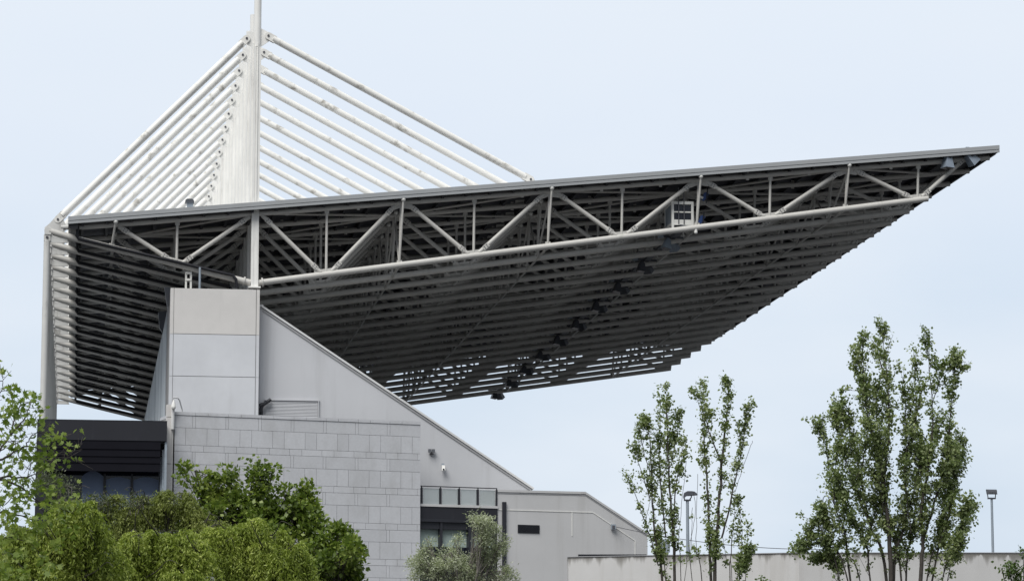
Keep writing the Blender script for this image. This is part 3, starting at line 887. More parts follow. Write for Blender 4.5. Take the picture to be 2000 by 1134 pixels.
# ------------------------------------------------------------------ low rendered annex
A0 = at(972, 955, Y0 - 3.2)
ap = lambda u, v, out=0: on(u, v, A0 + NRM * out, NRM)
al = ap(815, 990); ae = ap(1264.5, 1041)
AL = lambda s_, z, o=0: Vector((A0.x, A0.y, z)) + DIR * s_ + NRM * o
sx_ = lambda u, v=1000, o=0: (ap(u, v, o) - A0).dot(DIR)
t = empty('rendered_annex', (A0.x, A0.y, 0), 'low pale grey rendered annex with a sloping right end, attached below the end wall', 'building')
m_ = MB()
pts = [ap(971.5, 957), ap(1143, 962), ap(1264.5, 1043), Vector((ae.x, ae.y, 0)), AL(sx_(971.5), 0)]
m_.prism(pts, -NRM * 2.6)
an_wall = m_.build('wall', M['plaster_b'], t)
m_ = MB()
p = [ap(971.5, 955.5), ap(1143, 959.5), ap(1266.5, 1041)]
for a, b in zip(p, p[1:]):
    m_.prism([a + NRM * .05, b + NRM * .05, b + NRM * .05 + Vector((0, 0, -.12)), a + NRM * .05 + Vector((0, 0, -.12))], -NRM * 2.7)
m_.cur = 1
for a, b in zip(p, p[1:]):
    d = Vector((0, 0, -.125)); e_ = Vector((0, 0, -.2))
    m_.prism([a + NRM * .02 + d, b + NRM * .02 + d, b + NRM * .02 + e_, a + NRM * .02 + e_], -NRM * .018)
m_.build('parapet_coping', [M['plaster_b'], M['coping_d']], t)
# window bay at the left of the annex
zb0 = ap(900, 991).z
m_ = MB()
s0, s1 = sx_(815), sx_(971)


def abox(mb, s0, s1, z0, z1, o0, o1):
    p = [AL(s0, z0, o0), AL(s1, z0, o0), AL(s1, z1, o0), AL(s0, z1, o0)]
    return mb.prism(p, NRM * (o1 - o0))


zu = lambda v, u=900: ap(u, v).z
abox(m_, s0, s1, 0, zu(1022) - .3, -2.6, -.35)
abox(m_, s0, s1, zu(1022) - .301, zb0, -2.6, -.05)
m_.build('bay_body', M['frame'], t)
m_ = MB(); abox(m_, s0, s1, zu(1018), zu(990.5), -.048, .06); m_.build('bay_fascia', M['dark'], t)
m_ = MB(); abox(m_, s0, s1 + .03, zu(990.3), zu(985.5), -.3, .09); m_.build('bay_sill', M['plaster_b'], t)
m_ = MB()
abox(m_, s0, s1, zu(1018) - .05, zu(1014), .062, .075)
for u in (862, 917.5, 967):
    abox(m_, sx_(u) - .06, sx_(u) + .06, 0, zu(1018) - .05, -.34, .03)
abox(m_, s0, s1, zu(1031), zu(1018) - .051, -.3, -.22)
m_.build('window_frame', M['frame'], t)
for (u0, u1) in ((816, 859.8), (864.2, 915.3), (919.8, 964.8)):
    m_ = MB(); abox(m_, sx_(u0), sx_(u1), zu(1067), zu(1028), -.34, -.32); m_.build('roller_blind', M['blind'], t)
    m_ = MB(); abox(m_, sx_(u0), sx_(u1), zu(1140), zu(1067) - .003, -.345, -.325); m_.build('window_pane', M['winglass'], t)
# balustrade
bt = empty('glass_balustrade', ap(897, 990), 'glass balustrade with dark posts and a thin rail over the window bay', 'balustrade')
us = [823.5, 860.5, 897, 933.5, 970]
m_ = MB(); a = ap(820.5, 948.2, .05); b = ap(971, 953.3, .05); m_.bar(a, b, .05, .045); m_.build('handrail', M['frame'], bt)
rz = lambda u: 948.2 + (u - 820.5) * .034
bz = lambda u: 987.0 + (u - 820.5) * .030
for i, u in enumerate(us):
    m_ = MB(); a = ap(u, rz(u) + 3, .05); b = ap(u, bz(u) - 3, .05); wq = .062 if i < 4 else .035
    m_.prism([a - DIR * wq, a + DIR * wq, b + DIR * wq, b - DIR * wq], -NRM * .08)
    c1 = ap(u, rz(u), .02); c2 = ap(u, bz(u) + 3.5, .02); m_.tube([c1, c2], .028, 6)
    m_.build('baluster', M['frame'], bt)
for u0, u1 in zip(us, us[1:]):
    m_ = MB(); m_.prism([ap(u0 + 3.2, rz(u0) + 4), ap(u1 - 3, rz(u1) + 4), ap(u1 - 3, bz(u1) - 1.5), ap(u0 + 3.2, bz(u0) - 1.5)], -NRM * .02)
    m_.build('glass_panel', M['glass'], bt)
# black vent, downpipe, trim lines, slit
m_ = MB(); p = [ap(1011, 1023.5), ap(1053.5, 1024.8), ap(1053.5, 1041), ap(1011, 1039.8)]
m_.prism([x + NRM * .004 for x in p], NRM * .03)
for i in range(7):
    f_ = (i + .6) / 7.2; a = p[0].lerp(p[3], f_); b = p[1].lerp(p[2], f_)
    m_.bar(a + NRM * .045 + DIR * .03, b + NRM * .045 - DIR * .03, .03, .012)
m_.build('wall_vent', M['frame'], t)
m_ = MB(); p = [ap(980.3, 979.5), ap(987.5, 979.7), ap(987.5, 1120), ap(980.3, 1120)]; m_.prism([x + NRM * .004 for x in p], NRM * .12); m_.build('downpipe', M['frame'], t)
m_ = MB()
tl_ = [ap(973, 994.5, .003), ap(1158, 999.8, .003), ap(1240.5, 1055, .003), ap(1240.5, 1110, .003)]
for a, b in zip(tl_, tl_[1:]): m_.bar(a, b, .038, .04)
a, b = ap(1117.3, 1000, .003), ap(1117.3, 1046, .003); m_.bar(a, b, .038, .04, DIR)
m_.build('cable_conduit', M['cream'], t)
m_ = MB(); p = [ap(1129, 1081.7), ap(1262, 1081.7), ap(1262, 1099), ap(1129, 1099)]; m_.prism([x + NRM * .003 for x in p], NRM * .05); m_.build('dark_opening', M['frame'], t)
c = ap(1198, 1028, .12)
wl = empty('wall_floodlight', c, 'small grey boxy lamp on the right end of the rendered annex, where the cable starts', 'floodlight')
m_ = MB(); m_.box(c + Vector((-.12, -.1, -.13)), c + Vector((.12, .06, .13))); m_.build('lamp_head', M['galv'], wl)
m_ = MB(); m_.box(c + Vector((-.08, -.12, -.09)), c + Vector((.06, -.101, .07))); m_.build('lamp_glass', M['bolt'], wl)
m_ = MB(); m_.box(c + Vector((-.03, .061, -.05)), c + Vector((.03, .14, .05))); m_.build('bracket', M['galv'], wl)

# ------------------------------------------------------------------ boundary wall, lamp poles, cable
w0, w1, w2 = at(1110, 1087.5, 144), at(1560, 1079.3, 140), at(2080, 1079.3, 140.5)
m_ = MB(); ww = .35
for i, (a, b) in enumerate(((w0, w1), (w1, w2))):
    z_ = w1.z
    va = [Vector((a.x, a.y, 0)), Vector((b.x, b.y, 0)), Vector((b.x, b.y, b.z)), Vector((a.x, a.y, a.z))]
    m_.prism(va, (0, ww, 0))
WT = empty('boundary_wall', (w0.x, w0.y, 0), 'long pale concrete boundary wall with dark rain stains along its top', 'wall')
m_.build('wall', M['boundary'], WT)
m_ = MB()
for a, b in ((w0, w1), (w1, w2)):
    m_.bar(a + Vector((0, .17, .02)), b + Vector((0, .17, .02)), .41, .035)
m_.build('coping', M['coping_d'], WT)


def pole(u, vt, vb, Y, r, label):
    a = at(u, vb, Y); top = at(u, vt, Y)
    t = empty('lamp_post', (a.x, Y, 0), label, 'lamp post', 'lamp posts behind the boundary wall')
    m_ = MB(); m_.tube([(a.x, Y, 0), (a.x, Y, top.z - 2), (a.x, Y, top.z)], [r * 1.3, r * 1.1, r], 10); m_.build('pole', M['galv'], t)
    return t, Vector((a.x, Y, top.z))


t, c = pole(1343.5, 976, 1085, 150, .075, 'grey lamp post with one dark sideways flood lamp, between the two slim poplars')
s = .0248
m_ = MB(); m_.bar(c + Vector((-.16, 0, .0)), c + Vector((.16, 0, .0)), .2, .07); m_.tube([c + Vector((-.15, 0, .03)), c + Vector((-.17, 0, .22))], .03, 6); m_.tube([c + Vector((.12, 0, .03)), c + Vector((.2, 0, .15)), c + Vector((.21, 0, .25))], .03, 6); m_.build('yoke', M['lamp_dark'], t)
m_ = MB(); p = [(-.17, .1), (-.17, .22), (-.13, .38), (-.02, .44), (.2, .44), (.33, .42), (.43, .34), (.5, .26), (.22, .23), (.02, .22), (-.1, .18)]
m_.prism([c + Vector((x, -.2, z)) for x, z in p], (0, .4, 0)); m_.build('lamp_head', M['lamp_dark'], t)
t, c = pole(1939.5, 973, 1085, 150, .06, 'thin grey lamp post with a wide twin flood lamp, right of the large poplar')
m_ = MB(); m_.box(c + Vector((-.2, -.08, -.02)), c + Vector((.2, .08, .05))); m_.tube([c + Vector((-.19, 0, .05)), c + Vector((-.22, 0, .3))], .025, 6); m_.tube([c + Vector((.19, 0, .05)), c + Vector((.22, 0, .3))], .025, 6); m_.build('yoke', M['lamp_dark'], t)
for dx in (-.125, .125):
    m_ = MB(); m_.prism([c + Vector((dx - .12, -.2, .2)), c + Vector((dx + .12, -.2, .2)), c + Vector((dx + .12, -.08, .46)), c + Vector((dx - .12, -.08, .46))], (0, .25, .02))
    for j in range(4):
        m_.box(c + Vector((dx - .1 + .06 * j, -.23, .22)), c + Vector((dx - .085 + .06 * j, -.2, .4)))
    m_.build('lamp_head', M['lamp_dark'], t)
t, c = pole(1609.5, 985, 1085, 150, .07, 'grey post with a hooked swan-neck arm, half hidden behind the large poplar')
m_ = MB(); m_.tube([c, c + Vector((-.03, 0, .2)), c + Vector((.02, 0, .38)), c + Vector((.14, 0, .46)), c + Vector((.26, 0, .40)), c + Vector((.31, 0, .28))], .035, 8); m_.build('swan_neck', M['galv'], t)
m_ = MB(); m_.tube([c + Vector((.31, 0, .29)), c + Vector((.31, 0, .2)), c + Vector((.31, 0, .12))], [.04, .1, .11], 10); m_.build('lamp_head', M['galv'], t)
t = empty('cable', ap(1203, 1028, .1), 'thin dark cable sagging from the annex lamp towards the large poplar', 'cable')
m_ = MB(); a = ap(1203, 1028, .1); b = at(1606, 1072, 149.9); p = []
for i in range(17):
    f_ = i / 16; x = a.lerp(b, f_); x.z -= .30 * 4 * f_ * (1 - f_); p.append(x)
m_.tube(p, .018, 5); m_.build('wire', M['bolt'], t)
c = at(1299, 1066, 150)
t = empty('utility_cabinet', (c.x, 150, 0), 'pale blue box on a post behind the wall, seen through the left slim poplar', 'cabinet')
m_ = MB(); m_.tube([(c.x, 150, 0), (c.x, 150, c.z - .3)], .06, 8); m_.build('post', M['galv'], t)
m_ = MB(); m_.box((c.x - .22, 149.85, c.z - .3), (c.x + .22, 150.15, c.z + .2)); m_.box((c.x - .12, 149.9, c.z + .201), (c.x + .18, 150.1, c.z + .35)); m_.build('box', M['galv'], t)

# ------------------------------------------------------------------ trees
exec_trees = True


def leaf_mesh(C, size, aspect, rng, droop=0.0, up=.2, shape='diamond', dirs=None):
    n = len(C)
    a = rng.normal(size=(n, 3)); a[:, 2] -= droop * 2
    if dirs is not None: a = a * .6 + dirs
    a /= np.linalg.norm(a, axis=1)[:, None]
    t = rng.normal(size=(n, 3)); t[:, 2] += up * 3
    s = np.cross(a, t); s /= (np.linalg.norm(s, axis=1)[:, None] + 1e-9)
    nn = np.cross(s, a)
    Ls = size * rng.uniform(.65, 1.25, n)[:, None]; W = Ls * aspect
    if shape == 'diamond':
        k = 4
        V = np.stack([C, C + a * Ls * .45 + s * W * .5 + nn * W * .12, C + a * Ls, C + a * Ls * .45 - s * W * .5 + nn * W * .12], 1)
    else:                                                   # five-lobed star
        ang = [0, 20, 42, 62, 84, 112, 150, 180, 210, 248, 276, 298, 318, 340]
        rad = [1, .52, .86, .42, .62, .3, .34, .1, .34, .3, .62, .42, .86, .52]
        k = len(ang); V = np.zeros((n, k, 3))
        for i, (q_, r_) in enumerate(zip(ang, rad)):
            q_ = math.radians(q_)
            V[:, i] = C + a * Ls * (.35 + .62 * r_ * math.cos(q_)) + s * W * (.75 * r_ * math.sin(q_)) + nn * Ls * (.12 * abs(math.sin(q_)) * r_)
    return V.reshape(-1, 3), k


def build_leaves(name, parts, m, parent):
    org = np.array(ORG[parent.name])
    vs = []; tot = []; st = 0; starts = []; loops = []
    off = 0
    for V, k in parts:
        n = len(V) // k
        vs.append(V)
        starts.append(off + np.arange(n) * k); tot.append(np.full(n, k)); off += n * k
    V = np.concatenate(vs) - org
    me = bpy.data.meshes.new(name)
    me.vertices.add(len(V)); me.vertices.foreach_set('co', V.astype(np.float32).ravel())
    me.loops.add(len(V)); me.loops.foreach_set('vertex_index', np.arange(len(V), dtype=np.int32))
    S_ = np.concatenate(starts).astype(np.int32)
    me.polygons.add(len(S_)); me.polygons.foreach_set('loop_start', S_)
    me.update(calc_edges=True); me.validate()
    me.materials.append(m)
    return link(name, me, parent, ORG[parent.name].copy())


def smooth_path(pts, n=8):
    out = []
    P_ = [pts[0]] + list(pts) + [pts[-1]]
    for i in range(1, len(P_) - 2):
        p0, p1, p2, p3 = P_[i - 1], P_[i], P_[i + 1], P_[i + 2]
        for j in range(n):
            t = j / n
            out.append(.5 * ((2 * p1) + (-p0 + p2) * t + (2 * p0 - 5 * p1 + 4 * p2 - p3) * t * t + (-p0 + 3 * p1 - 3 * p2 + p3) * t ** 3))
    out.append(pts[-1])
    return out


def poplar(seed, D, base_px, limbs, lm, label, wild=1.0, dens=1.0, leaf=.115, TW=1.0, NS=1):
    rng = np.random.default_rng(seed); rr = random.Random(seed)
    px = D / F
    b = at(base_px, 1134, D)
    t = empty('poplar_tree', (b.x, D, 0), label, 'tree', 'poplars by the boundary wall')
    mb = MB(); C = []; CD = []
    ext = []
    for (path, r, d, sub) in limbs:                          # side limbs that leave the main ones steeply upward
        if len(path) < 4 or d < .5: continue
        for q_ in range(NS):
            i = rr.randrange(1, len(path) - 1)
            u0, v0 = path[i]; L_v = (path[0][1] - path[-1][1]) * rr.uniform(.22, .42)
            L_v = min(L_v, v0 - path[-1][1] - 22); a_ = rr.uniform(-.34, .34)
            if L_v < 25: continue
            ext.append(([(u0, v0), (u0 + a_ * L_v * .5, v0 - L_v * .4), (u0 + a_ * L_v * .8, v0 - L_v * .75), (u0 + a_ * L_v, v0 - L_v)], r * .4, d * .65, sub * .85))
    for (path, r, d, sub) in limbs + ext:
        dy = rr.uniform(-1, 1) * .9 * wild
        pts = []
        m = len(path)
        for i, (u, v) in enumerate(path):
            pts.append(at(u, v, D + dy * (.25 + .75 * i / max(1, m - 1))))
        if path[0][1] >= 1130:
            g0 = Vector((b.x + (pts[0].x - b.x) * .25, D + dy * .05, 0)); pts = [g0] + pts
        sp = smooth_path(pts, 7)
        sp = [p + Vector((rr.gauss(0, .012), rr.gauss(0, .012), 0)) for p in sp]
        n = len(sp); r *= .6
        mb.tube(sp, [max(.008, r * (1 - i / (n - 1)) ** .8) for i in range(n)], 7)
        # twigs and leaf puffs
        i0 = int(n * (.25 if path[0][1] >= 1130 else .08))
        seglen = sum((sp[i + 1] - sp[i]).length for i in range(i0, n - 1))
        nt_ = int(seglen / .115 * d)
        for j in range(nt_):
            f = i0 + (n - 1 - i0) * rr.random() ** .85
            i = min(int(f), n - 2); p = sp[i].lerp(sp[i + 1], f - i)
            if p.z < at(base_px, 1180, D).z: continue
            along = nrm(sp[i + 1] - sp[i])
            az = rr.uniform(0, 2 * math.pi)
            out = Vector((math.cos(az), math.sin(az), 0))
            ln = rr.uniform(.12, .62) * sub * (1 - .45 * f / n) * TW
            q = p + (along * .8 + out * rr.uniform(.3, .75) + Vector((0, 0, .35))) * ln
            if ln > .2 and rr.random() < .7: mb.tube([p, q], [.010, .005], 4, False)
            for w_ in range(rr.choice((1, 1, 2))):
                c = p.lerp(q, rr.uniform(.55, 1.05)) + Vector((rr.gauss(0, .03), rr.gauss(0, .03), rr.gauss(0, .03)))
                nl = int(rr.uniform(7, 17) * dens)
                sg = rr.uniform(.05, .105)
                C.append(rng.normal(size=(nl, 3)) * sg + np.array(c))
    V = leaf_mesh(np.concatenate(C), leaf, .85, rng, droop=.05, up=.5)
    mb.build('trunk', M['bark'], t)
    build_leaves('crown', [V], lm, t)
    return t


PL = leaf_mat('poplar_leaf', (.08, .112, .046), (.19, .24, .10), (.46, .50, .28), .4)
big = [
    ([(1741, 1134), (1734, 1024), (1727, 930), (1737, 835), (1734, 751), (1722, 652)], .17, 1.9, 1.1),
    ([(1798, 1134), (1802, 1047), (1798, 1000), (1814, 906), (1821, 792), (1807, 658)], .15, 1.5, 1.0),
    ([(1746, 1134), (1765, 1024), (1770, 882), (1765, 741)], .13, 2.0, 1.1),
    ([(1802, 1060), (1825, 980), (1850, 882), (1859, 779), (1868, 696)], .09, 1.9, .9),
    ([(1732, 1134), (1699, 1024), (1680, 930), (1665, 850), (1640, 800)], .12, 2.4, 1.15),
    ([(1661, 1134), (1652, 1047), (1628, 977), (1614, 882), (1600, 835)], .08, 2.2, 1.0),
    ([(1656, 1134), (1615, 1060), (1598, 1020), (1575, 1058)], .06, 2.2, 1.0),
    ([(1640, 1134), (1620, 1080), (1600, 1060), (1570, 1075)], .06, 2.6, 1.1),
    ([(1821, 1134), (1850, 1024), (1868, 930), (1876, 862)], .08, 2.1, 1.0),
    ([(1840, 1134), (1873, 1047), (1888, 990)], .06, 1.6, .9),
    ([(1850, 1100), (1880, 1040), (1900, 1000), (1910, 985)], .03, .7, .5),
    ([(1727, 930), (1705, 850), (1690, 750), (1684, 665)], .06, 1.6, .9),
    ([(1821, 788), (1840, 735), (1862, 718), (1886, 722)], .03, 1.2, .7),
    ([(1774, 900), (1788, 810), (1786, 700)], .05, 1.5, .8),
    ([(1690, 760), (1670, 720), (1660, 712)], .025, 1.5, .8),
    ([(1720, 800), (1700, 770), (1665, 762), (1648, 764)], .02, .5, .4),
    ([(1699, 1024), (1660, 920), (1640, 850), (1634, 810)], .05, 2.2, 1.0),
    ([(1700, 1134), (1690, 1060), (1660, 1010), (1640, 940)], .07, 2.6, 1.1),
    ([(1770, 1134), (1780, 1040), (1800, 930), (1835, 830)], .08, 2.2, 1.0),
    ([(1680, 1134), (1640, 1090), (1620, 1030), (1608, 1000)], .05, 2.4, 1.1),
    ([(1810, 1134), (1835, 1060), (1845, 970), (1862, 900)], .06, 2.6, 1.1),
    ([(1760, 1134), (1725, 1000), (1712, 880), (1712, 760)], .08, 2.2, 1.1),
    ([(1640, 1134), (1632, 1100), (1600, 1095)], .04, 2.5, 1.1),
    ([(1850, 1134), (1862, 1090), (1870, 1060)], .04, 2.2, 1.0),
]
poplar(3, 112, 1745, big, PL, 'largest poplar, broad and dense with many upright limbs, at the right before the wall', 1.3, 1.05, .12, 1.5, 2)
pa = [
    ([(1317, 1134), (1315, 1049), (1306, 921), (1304, 830), (1302, 760)], .11, 1.25, .8),
    ([(1293, 1134), (1279, 1049), (1273, 939), (1268, 848), (1257, 818)], .09, 1.25, .8),
    ([(1286, 1103), (1260, 1019), (1238, 957), (1222, 924)], .04, .8, .6),
    ([(1300, 1049), (1290, 939), (1286, 866), (1290, 780)], .05, 1.3, .8),
    ([(1315, 1085), (1319, 957), (1330, 903), (1333, 862)], .05, 1.0, .7),
    ([(1271, 976), (1246, 900), (1238, 876)], .03, 1.5, .7),
    ([(1330, 1134), (1326, 1049), (1341, 899)], .035, .12, .4),
    ([(1306, 921), (1322, 850), (1326, 805)], .03, 1.5, .7),
    ([(1273, 939), (1250, 850), (1256, 830)], .03, 1.5, .8),
    ([(1300, 1134), (1290, 1090), (1284, 1040)], .04, 1.6, .7),
    ([(1338, 1134), (1350, 1070), (1352, 990)], .025, .05, .3),
]
PL2 = leaf_mat('poplar_leaf_pale', (.08, .115, .046), (.19, .24, .10), (.46, .50, .28), .4)
poplar(5, 110, 1310, pa, PL2, 'left slim poplar with a sparse leaning crown, nearest the annex', .6, .9)
pb2 = [
    ([(1388, 1134), (1385, 1049), (1381, 939), (1375, 866), (1377, 793), (1372, 750)], .1, 1.35, .6),
    ([(1395, 1134), (1403, 1012), (1410, 903), (1417, 830), (1423, 775), (1417, 744)], .13, 1.35, .65),
    ([(1410, 1050), (1436, 939), (1450, 866), (1461, 797)], .06, 1.3, .65),
    ([(1376, 830), (1360, 778), (1349, 762)], .02, .7, .4),
    ([(1370, 1134), (1359, 1067), (1363, 925)], .045, .04, .3),
    ([(1352, 1134), (1346, 1080), (1358, 1000), (1355, 960)], .03, .04, .3),
    ([(1425, 1134), (1432, 1030), (1436, 976)], .045, .25, .5),
    ([(1443, 1134), (1450, 1085), (1447, 1012), (1440, 975)], .04, .8, .6),
    ([(1455, 1134), (1458, 1092), (1461, 1030)], .03, .5, .6),
    ([(1440, 1134), (1450, 1110), (1462, 1075)], .03, 2.2, .7),
    ([(1385, 866), (1390, 820), (1386, 800)], .02, 1.0, .5),
    ([(1436, 960), (1455, 900), (1470, 860)], .012, .05, .3),
    ([(1390, 1134), (1400, 1080), (1390, 1030)], .04, 1.2, .6),
    ([(1428, 1134), (1420, 1100), (1412, 1050)], .03, .1, .4),
]
poplar(9, 108, 1400, pb2, PL2, 'right slim poplar with tall bare-based stems and tufted tops, beside the flood lamp post', .6, .9)


def blob_tree(seed, D, name, label, cat, group, blobs, lm, bark, leaf, aspect, ncl, per, sig, trunk_px, droop=0., up=.25, shape='diamond', shell=.55, tufts=0., limbs_r=.07, strand=0, strand_len=.5, lump=6.5, twigs=0):
    rng = np.random.default_rng(seed); rr = random.Random(seed)
    px = D / F
    b = at(trunk_px, 1134, D)
    t = empty(name, (b.x, D, 0), label, cat, group)
    C = []; dirs = []
    mb = MB()
    low = at(trunk_px, 1200, D).z
    fork = Vector((b.x, D, max(.8, low - .6)))
    mb.tube([Vector((b.x, D, 0)), Vector((b.x + .05, D, fork.z * .5)), fork], [limbs_r * 2.2, limbs_r * 1.8, limbs_r * 1.5], 8)
    area = sum(q[2] * q[3] for q in blobs)
    for (u, v, rx, rz) in blobs:
        dyc = rr.uniform(-.9, .9) * rx * px
        c = at(u, v, D + dyc)
        tip = c + Vector((0, 0, rz * px * .5))
        mid = fork.lerp(tip, .5) + Vector((rr.gauss(0, .12), rr.gauss(0, .12), .1))
        sp = smooth_path([fork, mid, tip], 6); n = len(sp)
        mb.tube(sp, [limbs_r * (1 - .85 * i / (n - 1)) for i in range(n)], 6)
        k = max(3, int(ncl * rx * rz / area))
        nl_ = max(3, int((rx * rz) ** .5 / lump))
        lumps = []
        for q_ in range(nl_):
            d0 = nrm(Vector((rr.gauss(0, 1), rr.gauss(-.25, 1), rr.gauss(.25, .8))))
            lumps.append((c + Vector((d0.x * rx, d0.y * rx, d0.z * rz)) * px * rr.uniform(.55, .82), d0, rr.uniform(.30, .48)))
        for j in range(k):
            lc, d0, lr = lumps[j % nl_]
            d = nrm(nrm(Vector((rr.gauss(0, 1), rr.gauss(0, 1), rr.gauss(.2, 1)))) + d0 * .75)
            rad = (.6 + .4 * rr.random()) * lr * (rr.uniform(1.1, 1.5) if rr.random() < tufts else 1)
            p = lc + Vector((d.x * rx, d.y * rx, d.z * rz)) * px * rad
            i = rr.randrange(n // 2, n)
            if rr.random() < .5: mb.tube([sp[i], sp[i].lerp(p, .55) + Vector((0, 0, .05)), p], [limbs_r * .22, limbs_r * .12, .005], 4, False)
            if strand:
                for s_ in range(strand):
                    ln = strand_len * rr.uniform(.4, 1.2)
                    x0, y0_ = p.x + rr.gauss(0, sig), p.y + rr.gauss(0, sig)
                    sw = (rr.gauss(.05, .12), rr.gauss(0, .12))
                    out = Vector((d.x, d.y, 0)) * ln * .35
                    f = np.sort(rng.random(per))
                    z = p.z + .10 * np.sin(f * 3.14) * ln - ln * f ** 1.3
                    X = np.stack([x0 + out.x * np.sqrt(f) + sw[0] * f, y0_ + out.y * np.sqrt(f) + sw[1] * f, z], 1)
                    C.append(X + rng.normal(size=(per, 3)) * .018)
                    dd = np.zeros((per, 3)); dd[:, 2] = -.7; dd[:, 0] = out.x * .6; dirs.append(dd)
            else:
                m_ = int(per * rr.uniform(.6, 1.4)); sg = sig * rr.uniform(.7, 1.3)
                X = rng.normal(size=(m_, 3)) * sg + np.array(p)
                C.append(X); dd = (X - np.array(lc)); dd /= (np.linalg.norm(dd, axis=1)[:, None] + 1e-6); dirs.append(dd * .8)
    for q_ in range(twigs):                                  # bare dead twigs that arch out of the foliage
        u, v, rx, rz = rr.choice(blobs)
        c = at(u, v, D); a0 = rr.uniform(0, 6.28); ln = rr.uniform(.35, .8)
        dx = Vector((math.cos(a0), -abs(math.sin(a0)) - .6, rr.uniform(.1, .9)))
        p0 = c + Vector((0, -rx * px * .6, rz * px * .2)); pts = [p0, p0 + dx * ln * .4, p0 + dx * ln * .75 + Vector((0, 0, .08)), p0 + dx * ln + Vector((rr.gauss(0, .1), 0, -.12 * ln))]
        tw = MB() if False else mb; tw.tube(smooth_path(pts, 4), [.012 - .0007 * i for i in range(13)], 5)
    C = np.concatenate(C); dirs = np.concatenate(dirs)
    V = leaf_mesh(C, leaf, aspect, rng, droop, up, shape, dirs)
    mb.build('trunk', bark, t); build_leaves('crown', [V], lm, t)
    return t


BL = leaf_mat('broad_leaf', (.042, .068, .013), (.125, .18, .034), (.35, .41, .10), .36, .4)
blob_tree(21, 76, 'broadleaf_tree', 'dark green dense tree before the middle of the granite block', 'tree', 'broadleaf trees before the granite block',
          [(380, 932, 28, 26), (398, 965, 36, 26), (452, 930, 14, 20), (450, 955, 24, 28), (440, 980, 44, 26), (498, 918, 15, 18), (512, 938, 22, 22), (532, 922, 11, 9), (515, 978, 36, 28), (560, 978, 26, 24), (598, 968, 13, 20), (585, 998, 36, 32), (600, 1000, 26, 36), (530, 1020, 60, 40), (460, 1020, 70, 45), (590, 1040, 40, 40), (420, 1060, 80, 60), (520, 1090, 80, 60)],
          BL, M['bark'], .13, .72, 560, 26, .095, 490, tufts=.2, limbs_r=.09)
blob_tree(22, 74, 'broadleaf_tree', 'lower dark green rounded tree at the right end of the greenery, before the granite block', 'tree', 'broadleaf trees before the granite block',
          [(647, 1058, 36, 26), (665, 1095, 48, 36), (620, 1085, 45, 45), (640, 1125, 70, 40), (690, 1125, 28, 24), (600, 1120, 50, 50)],
          BL, M['bark'], .13, .72, 290, 26, .095, 640, tufts=.2, limbs_r=.07)
WL = leaf_mat('willow_leaf', (.085, .123, .014), (.215, .275, .042), (.52, .57, .15), .36)
WL2 = leaf_mat('weeping_leaf_dull', (.085, .11, .022), (.19, .225, .055), (.40, .43, .14), .36)
GRP = 'weeping trees at lower left'
blob_tree(31, 57, 'weeping_tree', 'yellow green weeping tree in front at far left, its drapes reaching the lower left corner', 'tree', GRP,
          [(150, 1008, 44, 40), (110, 1030, 50, 46), (195, 1040, 30, 46), (60, 1080, 60, 50), (130, 1090, 60, 54), (200, 1100, 34, 44), (20, 1060, 40, 50), (60, 1130, 80, 40), (160, 1135, 60, 30)],
          WL, M['bark'], .08, .30, 310, 30, .03, 130, droop=.2, strand=7, strand_len=.75, limbs_r=.06, shell=.6, tufts=.12, lump=8, twigs=9)
blob_tree(34, 59, 'weeping_tree', 'low weeping tree with long bright drapes at the bottom centre of the greenery', 'tree', GRP,
          [(262, 1050, 34, 36), (310, 1052, 30, 26), (355, 1055, 34, 32), (385, 1085, 26, 40), (330, 1090, 44, 40), (270, 1100, 44, 40), (230, 1085, 28, 36), (350, 1125, 60, 26), (280, 1135, 60, 20)],
          WL, M['bark'], .08, .30, 230, 30, .03, 310, droop=.2, strand=7, strand_len=.7, limbs_r=.05, shell=.6, tufts=.12, lump=8, twigs=7)
blob_tree(35, 66, 'weeping_tree', 'duller olive green weeping tree behind, just under the dark pavilion glazing', 'tree', GRP,
          [(215, 990, 30, 26), (250, 1004, 34, 24), (290, 992, 26, 24), (335, 978, 34, 26), (372, 1000, 34, 34), (410, 1015, 28, 26), (310, 1015, 50, 34), (240, 1030, 40, 34), (390, 1045, 36, 34)],
          WL2, M['bark'], .075, .32, 330, 24, .045, 300, droop=.15, strand=5, strand_len=.45, limbs_r=.05, shell=.55, tufts=.2, lump=8, twigs=6)
blob_tree(32, 62, 'weeping_tree', 'domed yellow green weeping tree directly in front of the dark broadleaf trees', 'tree', GRP,
          [(412, 1040, 30, 26), (450, 1042, 34, 28), (492, 1036, 32, 26), (530, 1052, 30, 30), (562, 1078, 24, 34), (578, 1108, 18, 30), (520, 1090, 40, 40), (460, 1085, 44, 36), (420, 1085, 30, 30), (540, 1130, 46, 26)],
          WL, M['bark'], .08, .30, 280, 30, .03, 500, droop=.2, strand=7, strand_len=.65, limbs_r=.06, shell=.6, tufts=.12, lump=8, twigs=6)
GL = leaf_mat('grey_leaf', (.055, .07, .04), (.09, .105, .06), (.14, .155, .10), .3)
blob_tree(33, 66, 'twiggy_shrub', 'grey green twiggy shrub poking up before the dark pavilion glazing', 'shrub', None,
          [(140, 962, 40, 20), (215, 982, 40, 14), (105, 958, 34, 30), (275, 984, 40, 10), (150, 995, 60, 26)],
          GL, M['bark_pale'], .07, .4, 200, 15, .08, 180, droop=.1, limbs_r=.04, tufts=.35)
SV = leaf_mat('silver_leaf', (.15, .18, .10), (.35, .38, .26), (.62, .64, .52), .3)
